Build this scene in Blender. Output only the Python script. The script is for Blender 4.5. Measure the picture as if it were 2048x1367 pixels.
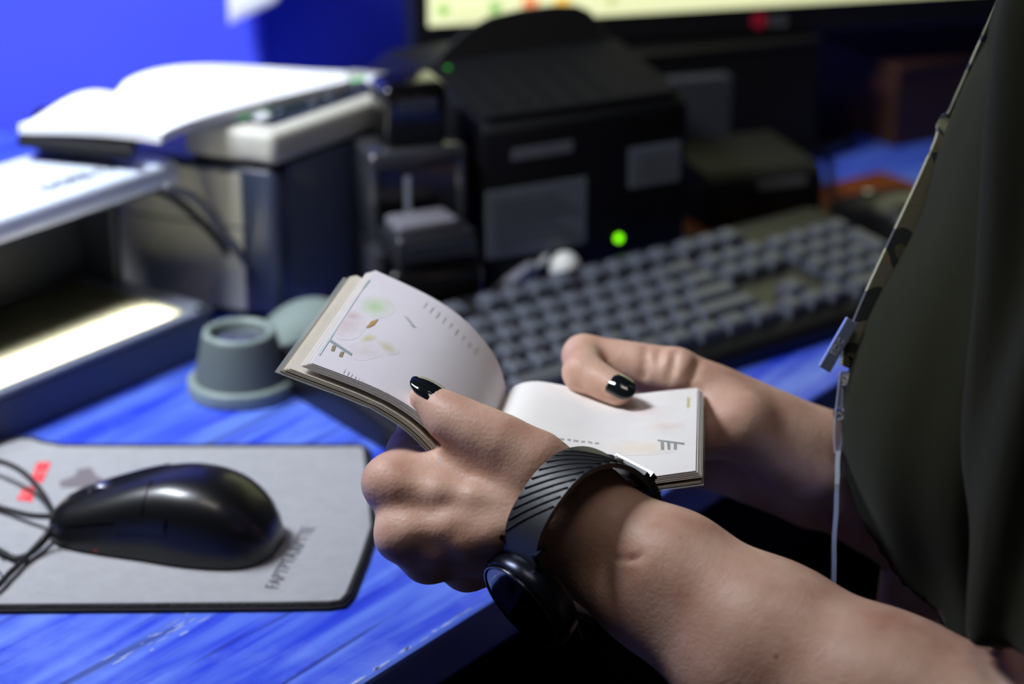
import bpy, bmesh, math, random
import numpy as np
from mathutils import Vector, Matrix

random.seed(7)
for o in list(bpy.data.objects):
    bpy.data.objects.remove(o)
SC = bpy.context.scene
COL = SC.collection

# ------------------------------------------------------------------ camera
DESK = 0.75
CAMZ = 1.28
PITCH = math.radians(22.0)
FPX = 4433.0
RT = Vector((1, 0, 0))
FW = Vector((0, math.cos(PITCH), -math.sin(PITCH)))
UP = Vector((0, math.sin(PITCH), math.cos(PITCH)))
CAMP = Vector((0, 0, CAMZ))
cam = bpy.data.cameras.new('camera')
cam.sensor_width = 23.1
cam.lens = 50.0
cam.clip_start = 0.05
cam.dof.use_dof = True
cam.dof.focus_distance = 0.965
cam.dof.aperture_fstop = 3.4
cam_o = bpy.data.objects.new('camera', cam)
cam_o.location = CAMP
cam_o.rotation_euler = (math.radians(90) - PITCH, 0, 0)
COL.objects.link(cam_o)
SC.camera = cam_o

def G(px, py, z=DESK):
    d = FW + RT * ((px - 1024) / FPX) - UP * ((py - 683.5) / FPX)
    return CAMP + d * ((z - CAMZ) / d.z)

def P(px, py, dep):
    return CAMP + (FW + RT * ((px - 1024) / FPX) - UP * ((py - 683.5) / FPX)) * dep

def CW(r, u, f):          # camera-frame metres to world
    return CAMP + RT * r + UP * u + FW * f

# ------------------------------------------------------------------ world and lamps
W = bpy.data.worlds.new('world')
SC.world = W
W.use_nodes = True
W.node_tree.nodes['Background'].inputs[0].default_value = (0.80, 0.86, 1.0, 1)
W.node_tree.nodes['Background'].inputs[1].default_value = 0.022

def area(name, loc, target, sx, sy, watts, col, spread=180):
    l = bpy.data.lights.new(name, 'AREA')
    l.shape = 'RECTANGLE'; l.size = sx; l.size_y = sy
    l.energy = watts; l.color = col; l.spread = math.radians(spread)
    o = bpy.data.objects.new(name, l)
    o.location = loc
    o.rotation_euler = (Vector(target) - Vector(loc)).to_track_quat('-Z', 'Y').to_euler()
    COL.objects.link(o)
    return o

LAMP = Vector((-0.64, 1.13, 1.64))
LAMP_AIM = Vector((-0.40, 1.36, 0.75))
area('desk_lamp_light', LAMP, LAMP_AIM, 0.50, 0.16, 8.6, (0.86, 0.92, 1.0), 115)
CEIL = Vector((-0.10, 0.55, 2.50))
area('ceiling_lamp_light', CEIL, (0.0, 0.85, 0.8), 0.6, 0.6, 6.6, (1.0, 0.90, 0.80))

SC.view_settings.view_transform = 'Standard'
SC.view_settings.look = 'None'
SC.view_settings.gamma = 1.0
SC.view_settings.exposure = -0.08
SC.view_settings.use_curve_mapping = False

# ------------------------------------------------------------------ materials
def s2l(c):
    return tuple(((v / 255.0) / 12.92) if v / 255.0 <= 0.04045 else ((v / 255.0 + 0.055) / 1.055) ** 2.4 for v in c)

MATS = {}
def mat(name, rgb, rough=0.5, metal=0.0, var=0.06, vscale=30.0, bump=0.0, bscale=200.0, spec=0.5,
        emit=None, estr=0.0, trans=0.0, alpha=1.0, sss=0.0, coat=0.0, stretch=None):
    if name in MATS:
        return MATS[name]
    m = bpy.data.materials.new(name)
    m.use_nodes = True
    nt = m.node_tree
    b = nt.nodes['Principled BSDF']
    c = s2l(rgb)
    tc = nt.nodes.new('ShaderNodeTexCoord')
    mp = nt.nodes.new('ShaderNodeMapping')
    if stretch:
        mp.inputs['Scale'].default_value = stretch
    nt.links.new(tc.outputs['Object'], mp.inputs['Vector'])
    nz = nt.nodes.new('ShaderNodeTexNoise')
    nz.inputs['Scale'].default_value = vscale
    nz.inputs['Detail'].default_value = 4
    nt.links.new(mp.outputs[0], nz.inputs['Vector'])
    mx = nt.nodes.new('ShaderNodeMix'); mx.data_type = 'RGBA'
    mx.inputs[6].default_value = tuple(max(0, v * (1 - var)) for v in c) + (1,)
    mx.inputs[7].default_value = tuple(min(1, v * (1 + var)) for v in c) + (1,)
    nt.links.new(nz.outputs['Fac'], mx.inputs[0])
    nt.links.new(mx.outputs[2], b.inputs['Base Color'])
    b.inputs['Roughness'].default_value = rough
    b.inputs['Metallic'].default_value = metal
    b.inputs['Specular IOR Level'].default_value = spec
    b.inputs['Transmission Weight'].default_value = trans
    b.inputs['Alpha'].default_value = alpha
    b.inputs['Coat Weight'].default_value = coat
    if sss:
        b.inputs['Subsurface Weight'].default_value = sss
        b.inputs['Subsurface Radius'].default_value = (0.006, 0.0025, 0.0015)
        b.inputs['Subsurface Scale'].default_value = 1.0
    if emit:
        b.inputs['Emission Color'].default_value = s2l(emit) + (1,)
        b.inputs['Emission Strength'].default_value = estr
    if bump:
        n2 = nt.nodes.new('ShaderNodeTexNoise')
        n2.inputs['Scale'].default_value = bscale
        n2.inputs['Detail'].default_value = 3
        nt.links.new(tc.outputs['Object'], n2.inputs['Vector'])
        bp = nt.nodes.new('ShaderNodeBump')
        bp.inputs['Strength'].default_value = bump
        bp.inputs['Distance'].default_value = 0.002
        nt.links.new(n2.outputs['Fac'], bp.inputs['Height'])
        nt.links.new(bp.outputs[0], b.inputs['Normal'])
    MATS[name] = m
    return m

def mat_desk(name, yaw):
    m = bpy.data.materials.new(name); m.use_nodes = True
    nt = m.node_tree; b = nt.nodes['Principled BSDF']; N = nt.nodes.new; L = nt.links.new
    tc = N('ShaderNodeTexCoord')
    mp = N('ShaderNodeMapping'); mp.inputs['Rotation'].default_value = (0, 0, -yaw)
    L(tc.outputs['Object'], mp.inputs['Vector'])
    ms = N('ShaderNodeMapping'); ms.inputs['Scale'].default_value = (6, 70, 20)
    L(mp.outputs[0], ms.inputs['Vector'])
    n1 = N('ShaderNodeTexNoise'); n1.inputs['Scale'].default_value = 1.0; n1.inputs['Detail'].default_value = 6; n1.inputs['Distortion'].default_value = 0.6
    L(ms.outputs[0], n1.inputs['Vector'])
    r1 = N('ShaderNodeValToRGB'); r1.color_ramp.elements[0].position = 0.36; r1.color_ramp.elements[1].position = 0.66
    r1.color_ramp.elements[0].color = s2l((34, 60, 206)) + (1,)
    r1.color_ramp.elements[1].color = s2l((96, 128, 226)) + (1,)
    L(n1.outputs['Fac'], r1.inputs[0])
    # pale worn patches
    n2 = N('ShaderNodeTexNoise'); n2.inputs['Scale'].default_value = 9; n2.inputs['Detail'].default_value = 8; n2.inputs['Roughness'].default_value = 0.7
    L(tc.outputs['Object'], n2.inputs['Vector'])
    r2 = N('ShaderNodeValToRGB'); r2.color_ramp.elements[0].position = 0.50; r2.color_ramp.elements[1].position = 0.72
    r2.color_ramp.elements[0].color = (0, 0, 0, 1); r2.color_ramp.elements[1].color = (.55, .55, .55, 1)
    L(n2.outputs['Fac'], r2.inputs[0])
    mx = N('ShaderNodeMix'); mx.data_type = 'RGBA'; mx.inputs[7].default_value = s2l((126, 152, 226)) + (1,)
    L(r2.outputs[0], mx.inputs[0]); L(r1.outputs[0], mx.inputs[6])
    # dark grain cracks
    m3 = N('ShaderNodeMapping'); m3.inputs['Scale'].default_value = (3.0, 120, 20)
    L(mp.outputs[0], m3.inputs['Vector'])
    n3 = N('ShaderNodeTexNoise'); n3.inputs['Scale'].default_value = 1.0; n3.inputs['Detail'].default_value = 2; n3.inputs['Distortion'].default_value = 1.2
    L(m3.outputs[0], n3.inputs['Vector'])
    r3 = N('ShaderNodeValToRGB'); r3.color_ramp.elements[0].position = 0.30; r3.color_ramp.elements[1].position = 0.38
    r3.color_ramp.elements[0].color = (.45, .45, .45, 1); r3.color_ramp.elements[1].color = (1, 1, 1, 1)
    L(n3.outputs['Fac'], r3.inputs[0])
    m4 = N('ShaderNodeMix'); m4.data_type = 'RGBA'; m4.blend_type = 'MULTIPLY'; m4.inputs[0].default_value = 1
    L(mx.outputs[2], m4.inputs[6]); L(r3.outputs[0], m4.inputs[7])
    L(m4.outputs[2], b.inputs['Base Color'])
    b.inputs['Roughness'].default_value = 0.42
    bp = N('ShaderNodeBump'); bp.inputs['Strength'].default_value = 0.25; bp.inputs['Distance'].default_value = 0.001
    L(n1.outputs['Fac'], bp.inputs['Height']); L(bp.outputs[0], b.inputs['Normal'])
    return m

def mat_skin():
    m = bpy.data.materials.new('skin'); m.use_nodes = True
    nt = m.node_tree; b = nt.nodes['Principled BSDF']; N = nt.nodes.new; L = nt.links.new
    tc = N('ShaderNodeTexCoord')
    n1 = N('ShaderNodeTexNoise'); n1.inputs['Scale'].default_value = 45; n1.inputs['Detail'].default_value = 5
    L(tc.outputs['Object'], n1.inputs['Vector'])
    r = N('ShaderNodeValToRGB')
    r.color_ramp.elements[0].position = 0.25; r.color_ramp.elements[0].color = s2l((190, 140, 118)) + (1,)
    r.color_ramp.elements[1].position = 0.7; r.color_ramp.elements[1].color = s2l((222, 184, 162)) + (1,)
    L(n1.outputs['Fac'], r.inputs[0])
    # sparse small moles
    vo = N('ShaderNodeTexVoronoi'); vo.inputs['Scale'].default_value = 34
    L(tc.outputs['Object'], vo.inputs['Vector'])
    rm = N('ShaderNodeValToRGB'); rm.color_ramp.elements[0].position = 0.035; rm.color_ramp.elements[1].position = 0.06
    rm.color_ramp.elements[0].color = (0.55, 0.40, 0.34, 1); rm.color_ramp.elements[1].color = (1, 1, 1, 1)
    L(vo.outputs['Distance'], rm.inputs[0])
    mu = N('ShaderNodeMix'); mu.data_type = 'RGBA'; mu.blend_type = 'MULTIPLY'; mu.inputs[0].default_value = 0.7
    L(r.outputs[0], mu.inputs[6]); L(rm.outputs[0], mu.inputs[7])
    L(mu.outputs[2], b.inputs['Base Color'])
    b.inputs['Roughness'].default_value = 0.5
    b.inputs['Specular IOR Level'].default_value = 0.4
    b.inputs['Subsurface Weight'].default_value = 0.25
    b.inputs['Subsurface Radius'].default_value = (0.005, 0.002, 0.001)
    b.inputs['Subsurface Scale'].default_value = 1.0
    n2 = N('ShaderNodeTexNoise'); n2.inputs['Scale'].default_value = 420; n2.inputs['Detail'].default_value = 2
    L(tc.outputs['Object'], n2.inputs['Vector'])
    v2 = N('ShaderNodeTexVoronoi'); v2.inputs['Scale'].default_value = 620
    L(tc.outputs['Object'], v2.inputs['Vector'])
    n3 = N('ShaderNodeTexNoise'); n3.inputs['Scale'].default_value = 60; n3.inputs['Detail'].default_value = 4
    L(tc.outputs['Object'], n3.inputs['Vector'])
    ad = N('ShaderNodeMath'); ad.operation = 'MULTIPLY_ADD'; ad.inputs[1].default_value = 0.6
    L(v2.outputs['Distance'], ad.inputs[0]); L(n2.outputs['Fac'], ad.inputs[2])
    ad2 = N('ShaderNodeMath'); ad2.operation = 'MULTIPLY_ADD'; ad2.inputs[1].default_value = 0.7
    L(n3.outputs['Fac'], ad2.inputs[0]); L(ad.outputs[0], ad2.inputs[2])
    bp = N('ShaderNodeBump'); bp.inputs['Strength'].default_value = 0.3; bp.inputs['Distance'].default_value = 0.0005
    L(ad2.outputs[0], bp.inputs['Height']); L(bp.outputs[0], b.inputs['Normal'])
    return m

def mat_cloth(name, rgb, wave=900.0, yaw=0.6):
    m = bpy.data.materials.new(name); m.use_nodes = True
    nt = m.node_tree; b = nt.nodes['Principled BSDF']; N = nt.nodes.new; L = nt.links.new
    tc = N('ShaderNodeTexCoord')
    mp = N('ShaderNodeMapping'); mp.inputs['Rotation'].default_value = (0.0, yaw, 0.3)
    L(tc.outputs['Object'], mp.inputs['Vector'])
    wv = N('ShaderNodeTexWave'); wv.bands_direction = 'Z'; wv.inputs['Scale'].default_value = wave / 6.28; wv.inputs['Distortion'].default_value = 0.4
    L(mp.outputs[0], wv.inputs['Vector'])
    nz = N('ShaderNodeTexNoise'); nz.inputs['Scale'].default_value = 18; nz.inputs['Detail'].default_value = 4
    L(tc.outputs['Object'], nz.inputs['Vector'])
    c = s2l(rgb)
    mx = N('ShaderNodeMix'); mx.data_type = 'RGBA'
    mx.inputs[6].default_value = tuple(v * .8 for v in c) + (1,); mx.inputs[7].default_value = tuple(v * 1.2 for v in c) + (1,)
    L(nz.outputs['Fac'], mx.inputs[0])
    L(mx.outputs[2], b.inputs['Base Color'])
    b.inputs['Roughness'].default_value = 0.9
    b.inputs['Specular IOR Level'].default_value = 0.15
    b.inputs['Sheen Weight'].default_value = 0.05
    bp = N('ShaderNodeBump'); bp.inputs['Strength'].default_value = 0.35; bp.inputs['Distance'].default_value = 0.0008
    L(wv.outputs['Fac'], bp.inputs['Height']); L(bp.outputs[0], b.inputs['Normal'])
    return m

def mat_camo(name):
    m = bpy.data.materials.new(name); m.use_nodes = True
    nt = m.node_tree; b = nt.nodes['Principled BSDF']; N = nt.nodes.new; L = nt.links.new
    tc = N('ShaderNodeTexCoord')
    n1 = N('ShaderNodeTexNoise'); n1.inputs['Scale'].default_value = 42; n1.inputs['Detail'].default_value = 0.5
    L(tc.outputs['Object'], n1.inputs['Vector'])
    r = N('ShaderNodeValToRGB'); r.color_ramp.interpolation = 'CONSTANT'
    r.color_ramp.elements[0].position = 0; r.color_ramp.elements[0].color = s2l((176, 176, 152)) + (1,)
    r.color_ramp.elements[1].position = 0.50; r.color_ramp.elements[1].color = s2l((84, 90, 96)) + (1,)
    e = r.color_ramp.elements.new(0.62); e.color = s2l((140, 142, 112)) + (1,)
    L(n1.outputs['Fac'], r.inputs[0]); L(r.outputs[0], b.inputs['Base Color'])
    b.inputs['Roughness'].default_value = 0.85
    wv = N('ShaderNodeTexNoise'); wv.inputs['Scale'].default_value = 900
    L(tc.outputs['Object'], wv.inputs['Vector'])
    bp = N('ShaderNodeBump'); bp.inputs['Strength'].default_value = 0.5; bp.inputs['Distance'].default_value = 0.001
    L(wv.outputs['Fac'], bp.inputs['Height']); L(bp.outputs[0], b.inputs['Normal'])
    return m

# ------------------------------------------------------------------ object helpers
def thing(name, label, cat, loc=(0, 0, 0), yaw=0.0, group=None):
    o = bpy.data.objects.new(name, None)
    o.empty_display_size = 0.03
    o.location = loc; o.rotation_euler = (0, 0, yaw)
    COL.objects.link(o)
    o['label'] = label; o['category'] = cat
    if group: o['group'] = group
    bpy.context.view_layer.update()
    return o

def obj(name, vf, m, parent=None, smooth=False, world=False, auto=None):
    v, f = vf
    me = bpy.data.meshes.new(name)
    v = [tuple(p) for p in v] if not isinstance(v, np.ndarray) else v
    if world and parent is not None:
        Mp = Matrix.Identity(4); pq = parent
        while pq is not None:
            Mp = Matrix.Translation(pq.location) @ pq.rotation_euler.to_matrix().to_4x4() @ Mp
            pq = pq.parent
        inv = Mp.inverted()
        if isinstance(v, np.ndarray):
            M = np.array(inv)
            v = v @ M[:3, :3].T + M[:3, 3]
        else:
            v = [tuple(inv @ Vector(p)) for p in v]
    if isinstance(v, np.ndarray): v = v.tolist()
    if isinstance(f, np.ndarray): f = f.tolist()
    me.from_pydata(v, [], f)
    me.validate()
    me.update()
    if smooth:
        me.shade_smooth()
        if auto is not None:
            me.set_sharp_from_angle(angle=math.radians(auto))
    me.materials.append(m)
    o = bpy.data.objects.new(name, me)
    COL.objects.link(o)
    if parent is not None:
        o.parent = parent
    return o

def tag(o, label, cat, group=None, kind=None):
    if kind: o['kind'] = kind
    if label: o['label'] = label
    if cat: o['category'] = cat
    if group: o['group'] = group
    return o

def bm_vf(bm):
    bm.verts.index_update()
    v = [tuple(x.co) for x in bm.verts]
    f = [[x.index for x in fc.verts] for fc in bm.faces]
    bm.free()
    return v, f

def xf(vf, M):
    return [tuple(M @ Vector(p)) for p in vf[0]], vf[1]

def join(*vfs):
    V, F = [], []
    for v, f in vfs:
        n = len(V); V += list(v); F += [[i + n for i in q] for q in f]
    return V, F

def box(x0, x1, y0, y1, z0, z1, bev=0.0, seg=2):
    bm = bmesh.new()
    bmesh.ops.create_cube(bm, size=1.0)
    for q in bm.verts:
        q.co = Vector(((x0 + x1) / 2 + q.co.x * (x1 - x0), (y0 + y1) / 2 + q.co.y * (y1 - y0), (z0 + z1) / 2 + q.co.z * (z1 - z0)))
    if bev:
        bmesh.ops.bevel(bm, geom=list(bm.edges), offset=bev, segments=seg, affect='EDGES', profile=0.5)
    return bm_vf(bm)

def prism(poly, z0, z1, bev=0.0, seg=2, vert=False):
    """poly: xy list counter-clockwise, extruded in z"""
    bm = bmesh.new()
    b = [bm.verts.new((p[0], p[1], z0)) for p in poly]
    t = [bm.verts.new((p[0], p[1], z1)) for p in poly]
    n = len(poly)
    bm.faces.new(list(reversed(b))); bm.faces.new(t)
    for i in range(n):
        bm.faces.new((b[i], b[(i + 1) % n], t[(i + 1) % n], t[i]))
    bmesh.ops.recalc_face_normals(bm, faces=list(bm.faces))
    if bev:
        if vert:
            geom = list(bm.edges)
        else:
            geom = [e for e in bm.edges if abs(e.verts[0].co.z - e.verts[1].co.z) < 1e-6]
        bmesh.ops.bevel(bm, geom=geom, offset=bev, segments=seg, affect='EDGES', profile=0.5)
    return bm_vf(bm)

def profx(poly_yz, x0, x1, bev=0.0, seg=2):
    """side profile in (y,z) extruded along x"""
    v, f = prism([(p[0], p[1]) for p in poly_yz], x0, x1, bev, seg, True)
    return [(p[2], p[0], p[1]) for p in v], f

def lathe(prof, n=40, cx=0, cy=0, caps=True):
    V, F = [], []
    for r, z in prof:
        for k in range(n):
            a = 2 * math.pi * k / n
            V.append((cx + r * math.cos(a), cy + r * math.sin(a), z))
    m = len(prof)
    for i in range(m - 1):
        for k in range(n):
            F.append((i * n + k, i * n + (k + 1) % n, (i + 1) * n + (k + 1) % n, (i + 1) * n + k))
    if caps:
        F.append(tuple(reversed(range(n))))
        F.append(tuple((m - 1) * n + k for k in range(n)))
    return V, F

def spline(pts, per=8):
    pts = [Vector(p) for p in pts]
    out = []
    n = len(pts)
    for i in range(n - 1):
        p0 = pts[max(i - 1, 0)]; p1 = pts[i]; p2 = pts[i + 1]; p3 = pts[min(i + 2, n - 1)]
        for k in range(per):
            t = k / per
            out.append(0.5 * ((2 * p1) + (p2 - p0) * t + (2 * p0 - 5 * p1 + 4 * p2 - p3) * t * t + (3 * p1 - p0 - 3 * p2 + p3) * t ** 3))
    out.append(pts[-1])
    return out

def tube(path, r, n=10):
    path = [Vector(p) for p in path]
    V, F = [], []
    up = Vector((0.13, 0.2, 1)).normalized()
    for i, p in enumerate(path):
        t = (path[min(i + 1, len(path) - 1)] - path[max(i - 1, 0)])
        t = t.normalized() if t.length > 1e-9 else Vector((1, 0, 0))
        a = up.cross(t)
        if a.length < 1e-4: a = Vector((1, 0, 0)).cross(t)
        a.normalize(); b = t.cross(a)
        rr = r[i] if isinstance(r, (list, tuple)) else r
        for k in range(n):
            an = 2 * math.pi * k / n
            V.append(tuple(p + a * (rr * math.cos(an)) + b * (rr * math.sin(an))))
    for i in range(len(path) - 1):
        for k in range(n):
            F.append((i * n + k, i * n + (k + 1) % n, (i + 1) * n + (k + 1) % n, (i + 1) * n + k))
    F.append(tuple(reversed(range(n)))); F.append(tuple((len(path) - 1) * n + k for k in range(n)))
    return V, F

def ribbon(path, side, w, th):
    """flat band along path; side: function/Vector giving width direction"""
    path = [Vector(p) for p in path]
    V, F = [], []
    for i, p in enumerate(path):
        t = (path[min(i + 1, len(path) - 1)] - path[max(i - 1, 0)]).normalized()
        s = (side[i] if isinstance(side, list) else Vector(side))
        s = (s - t * s.dot(t)).normalized()
        nn = t.cross(s)
        ww = w[i] if isinstance(w, (list, tuple)) else w
        for a, b in ((-1, -1), (1, -1), (1, 1), (-1, 1)):
            V.append(tuple(p + s * (a * ww / 2) + nn * (b * th / 2)))
    for i in range(len(path) - 1):
        for k in range(4):
            F.append((i * 4 + k, i * 4 + (k + 1) % 4, (i + 1) * 4 + (k + 1) % 4, (i + 1) * 4 + k))
    F.append((3, 2, 1, 0)); m = (len(path) - 1) * 4; F.append((m, m + 1, m + 2, m + 3))
    return V, F

def text_vf(s, size, depth=0.0002, shear=0.0, spacing=1.0):
    cu = bpy.data.curves.new('txt', 'FONT')
    cu.body = s; cu.size = size; cu.extrude = depth; cu.shear = shear; cu.space_character = spacing
    cu.align_x = 'CENTER'; cu.align_y = 'CENTER'
    o = bpy.data.objects.new('txt', cu)
    COL.objects.link(o)
    bpy.context.view_layer.update()
    me = bpy.data.meshes.new_from_object(o.evaluated_get(bpy.context.evaluated_depsgraph_get()))
    v = [tuple(q.co) for q in me.vertices]; f = [list(q.vertices) for q in me.polygons]
    bpy.data.objects.remove(o); bpy.data.curves.remove(cu); bpy.data.meshes.remove(me)
    return v, f

# ------------------------------------------------------------------ SDF modelling
class Field:
    def __init__(self, lo, hi, h):
        self.lo = np.array(lo, np.float32); self.h = h
        n = np.ceil((np.array(hi) - np.array(lo)) / h).astype(int) + 1
        self.n = n
        ax = [self.lo[i] + h * np.arange(n[i], dtype=np.float32) for i in range(3)]
        self.X, self.Y, self.Z = np.meshgrid(*ax, indexing='ij', sparse=True)
        self.d = np.full(tuple(n), 9.0, np.float32)

    def cone(self, a, b, r1, r2):
        a = np.array(a, np.float32); b = np.array(b, np.float32)
        ba = b - a; L = float(ba @ ba) + 1e-12
        px, py, pz = self.X - a[0], self.Y - a[1], self.Z - a[2]
        t = np.clip((px * ba[0] + py * ba[1] + pz * ba[2]) / L, 0, 1)
        return np.sqrt((px - t * ba[0]) ** 2 + (py - t * ba[1]) ** 2 + (pz - t * ba[2]) ** 2) - (r1 + (r2 - r1) * t)

    def ell(self, c, r, R=None):
        px, py, pz = self.X - c[0], self.Y - c[1], self.Z - c[2]
        if R is None:
            q = (px, py, pz)
        else:
            q = tuple(px * R[k][0] + py * R[k][1] + pz * R[k][2] for k in range(3))
        k0 = np.sqrt((q[0] / r[0]) ** 2 + (q[1] / r[1]) ** 2 + (q[2] / r[2]) ** 2)
        k1 = np.sqrt((q[0] / r[0] ** 2) ** 2 + (q[1] / r[1] ** 2) ** 2 + (q[2] / r[2] ** 2) ** 2)
        return k0 * (k0 - 1) / np.maximum(k1, 1e-6)

    def plane(self, p, n):
        return (self.X - p[0]) * n[0] + (self.Y - p[1]) * n[1] + (self.Z - p[2]) * n[2]

    def add(self, e, k=0.0):
        self.d = smin(self.d, e, k)

    def cut(self, e, k=0.0):
        self.d = -smin(-self.d, e, k)

    def mesh(self):
        return nets(self.d, self.lo, self.h)

def smin(a, b, k):
    if k <= 0: return np.minimum(a, b)
    h = np.maximum(k - np.abs(a - b), 0) / k
    return np.minimum(a, b) - h * h * (k * 0.25)

def nets(d, lo, h):
    s = d < 0
    n = np.array(d.shape)
    cnt = np.zeros(n - 1, np.int8); acc = np.zeros(tuple(n - 1) + (3,), np.float32)
    c = [(i, j, k) for i in (0, 1) for j in (0, 1) for k in (0, 1)]
    sl = lambda o: tuple(slice(o[a], n[a] - 1 + o[a]) for a in range(3))
    any_in = np.zeros(n - 1, bool); all_in = np.ones(n - 1, bool)
    for o in c:
        any_in |= s[sl(o)]; all_in &= s[sl(o)]
    act = any_in & ~all_in
    I = np.argwhere(act)
    acc = np.zeros((len(I), 3)); cnt = np.zeros(len(I))
    val = {o: d[I[:, 0] + o[0], I[:, 1] + o[1], I[:, 2] + o[2]].astype(np.float64) for o in c}
    for o in c:
        for a in range(3):
            if o[a] == 0:
                o2 = list(o); o2[a] = 1; o2 = tuple(o2)
                v0, v1 = val[o], val[o2]
                m = (v0 < 0) != (v1 < 0)
                t = np.where(m, v0 / np.where(m, v0 - v1, 1), 0)
                p = np.array(o, float)[None, :].repeat(len(I), 0)
                p[:, a] += t
                acc[m] += p[m]; cnt[m] += 1
    V = lo + h * (I + acc / cnt[:, None])
    idx = np.full(tuple(n - 1), -1, np.int64); idx[act] = np.arange(len(I))
    F = []
    for a in range(3):
        b, e = (a + 1) % 3, (a + 2) % 3
        s0 = [slice(None)] * 3; s1 = [slice(None)] * 3
        s0[a] = slice(0, n[a] - 1); s1[a] = slice(1, n[a])
        ch = s[tuple(s0)] != s[tuple(s1)]
        Q = np.argwhere(ch)
        Q = Q[(Q[:, b] > 0) & (Q[:, e] > 0) & (Q[:, b] < n[b] - 1) & (Q[:, e] < n[e] - 1)]
        q = []
        for db, de in ((1, 1), (0, 1), (0, 0), (1, 0)):
            R = Q.copy(); R[:, b] -= db; R[:, e] -= de
            q.append(idx[R[:, 0], R[:, 1], R[:, 2]])
        q = np.stack(q, 1)
        inn = s[Q[:, 0], Q[:, 1], Q[:, 2]]
        q[~inn] = q[~inn][:, ::-1]
        F.append(q)
    F = np.concatenate(F)
    return V, F[(F >= 0).all(1)]

def jmesh(*ms):
    V, F, k = [], [], 0
    for v, f in ms:
        V.append(np.asarray(v)); F.append(np.asarray(f) + k); k += len(v)
    return np.concatenate(V), np.concatenate(F)

# ================================================================== the setting
EDGE_A = G(720, 1367); EDGE_B = G(1678, 761)
YAW = math.atan2(EDGE_B.y - EDGE_A.y, EDGE_B.x - EDGE_A.x)
U = Vector((math.cos(YAW), math.sin(YAW), 0)); Vv = Vector((-math.sin(YAW), math.cos(YAW), 0))
F0 = G(1020, 1180)
def DK(s, v, z=DESK):
    q = F0 + U * s + Vv * v
    return Vector((q.x, q.y, z))

fl = obj('floor', box(-3, 3, -2, 5, -0.05, 0.0), mat('floor_dark', (52, 44, 40), 0.6, bump=.1), None)
tag(fl, 'dark brown floor under the desk', None, kind='structure')
blue_wall = mat('blue_wall_paint', (84, 96, 246), 0.55, var=0.05, vscale=8, bump=0.05, bscale=120)

CORN = G(503, 262); CORN = Vector((CORN.x, CORN.y, 0))
def wallseg(name, a, b, th, z0, z1, m, label):
    a = Vector(a); b = Vector(b)
    d = (b - a); L = d.length; yaw = math.atan2(d.y, d.x)
    o = obj(name, box(0, L, 0, th, z0, z1, 0.003), m)
    o.location = (a.x, a.y, 0); o.rotation_euler = (0, 0, yaw)
    tag(o, label, None, kind='structure')
    return o
wallseg('wall_left', (-1.5, CORN.y + 0.06, 0), (CORN.x, CORN.y, 0), 0.03, 0.0, 2.3, blue_wall, 'bright blue painted booth panel behind the papers')
far = CORN + U * 1.9
wallseg('wall_back', CORN, far, 0.03, 0.0, 2.3, blue_wall, 'deep blue painted booth panel behind the monitor')
tr = obj('trim_1', lathe([(0.012, 0.0), (0.012, 2.3)], 20), blue_wall, smooth=True, auto=40)
tr.location = (CORN.x + 0.004, CORN.y - 0.002, 0)
tag(tr, 'rounded blue corner post between the two booth panels', None, kind='structure')

# desk ---------------------------------------------------------------
desk = thing('desk', 'blue painted wooden desk with visible grain and worn front edge', 'desk', (F0.x, F0.y, 0))
pl = [DK(-0.42, 0), DK(1.55, 0), DK(1.55, 0), Vector((CORN.x, CORN.y, 0)), Vector((-1.3, CORN.y + 0.04, 0)), Vector((-1.3, DK(-0.42, 0).y, 0))]
bk = (CORN - F0).dot(Vv)
pl[2] = DK(1.55, bk)
pl = [(p.x - F0.x, p.y - F0.y) for p in pl]
# pull the two wall-side corners in by 4 mm so the top butts against the panels
pl[2] = (pl[2][0] - Vv.x * .006, pl[2][1] - Vv.y * .006)
pl[3] = (pl[3][0] + 0.004, pl[3][1] - 0.014); pl[4] = (pl[4][0], pl[4][1] - 0.004)
M_DESK = mat_desk('blue_painted_wood', YAW)
obj('tabletop', prism(pl, DESK - 0.028, DESK, 0.0025, 2), M_DESK, desk)
side = mat('desk_side', (20, 26, 90), 0.6)
def panel_local(s0, v0, s1, v1, z0, z1, m, name):
    q = [DK(s0, v0), DK(s1, v0), DK(s1, v1), DK(s0, v1)]
    obj(name, prism([(p.x - F0.x, p.y - F0.y) for p in q], z0, z1), m, desk)
panel_local(1.40, 0.05, 1.43, bk - 0.03, 0, DESK - 0.028, side, 'leg_panel')
panel_local(-0.36, 0.05, -0.33, bk - 0.25, 0, DESK - 0.028, side, 'leg_panel')
panel_local(-0.33, bk - 0.28, 1.40, bk - 0.26, 0.25, DESK - 0.028, side, 'modesty_panel')

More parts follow.
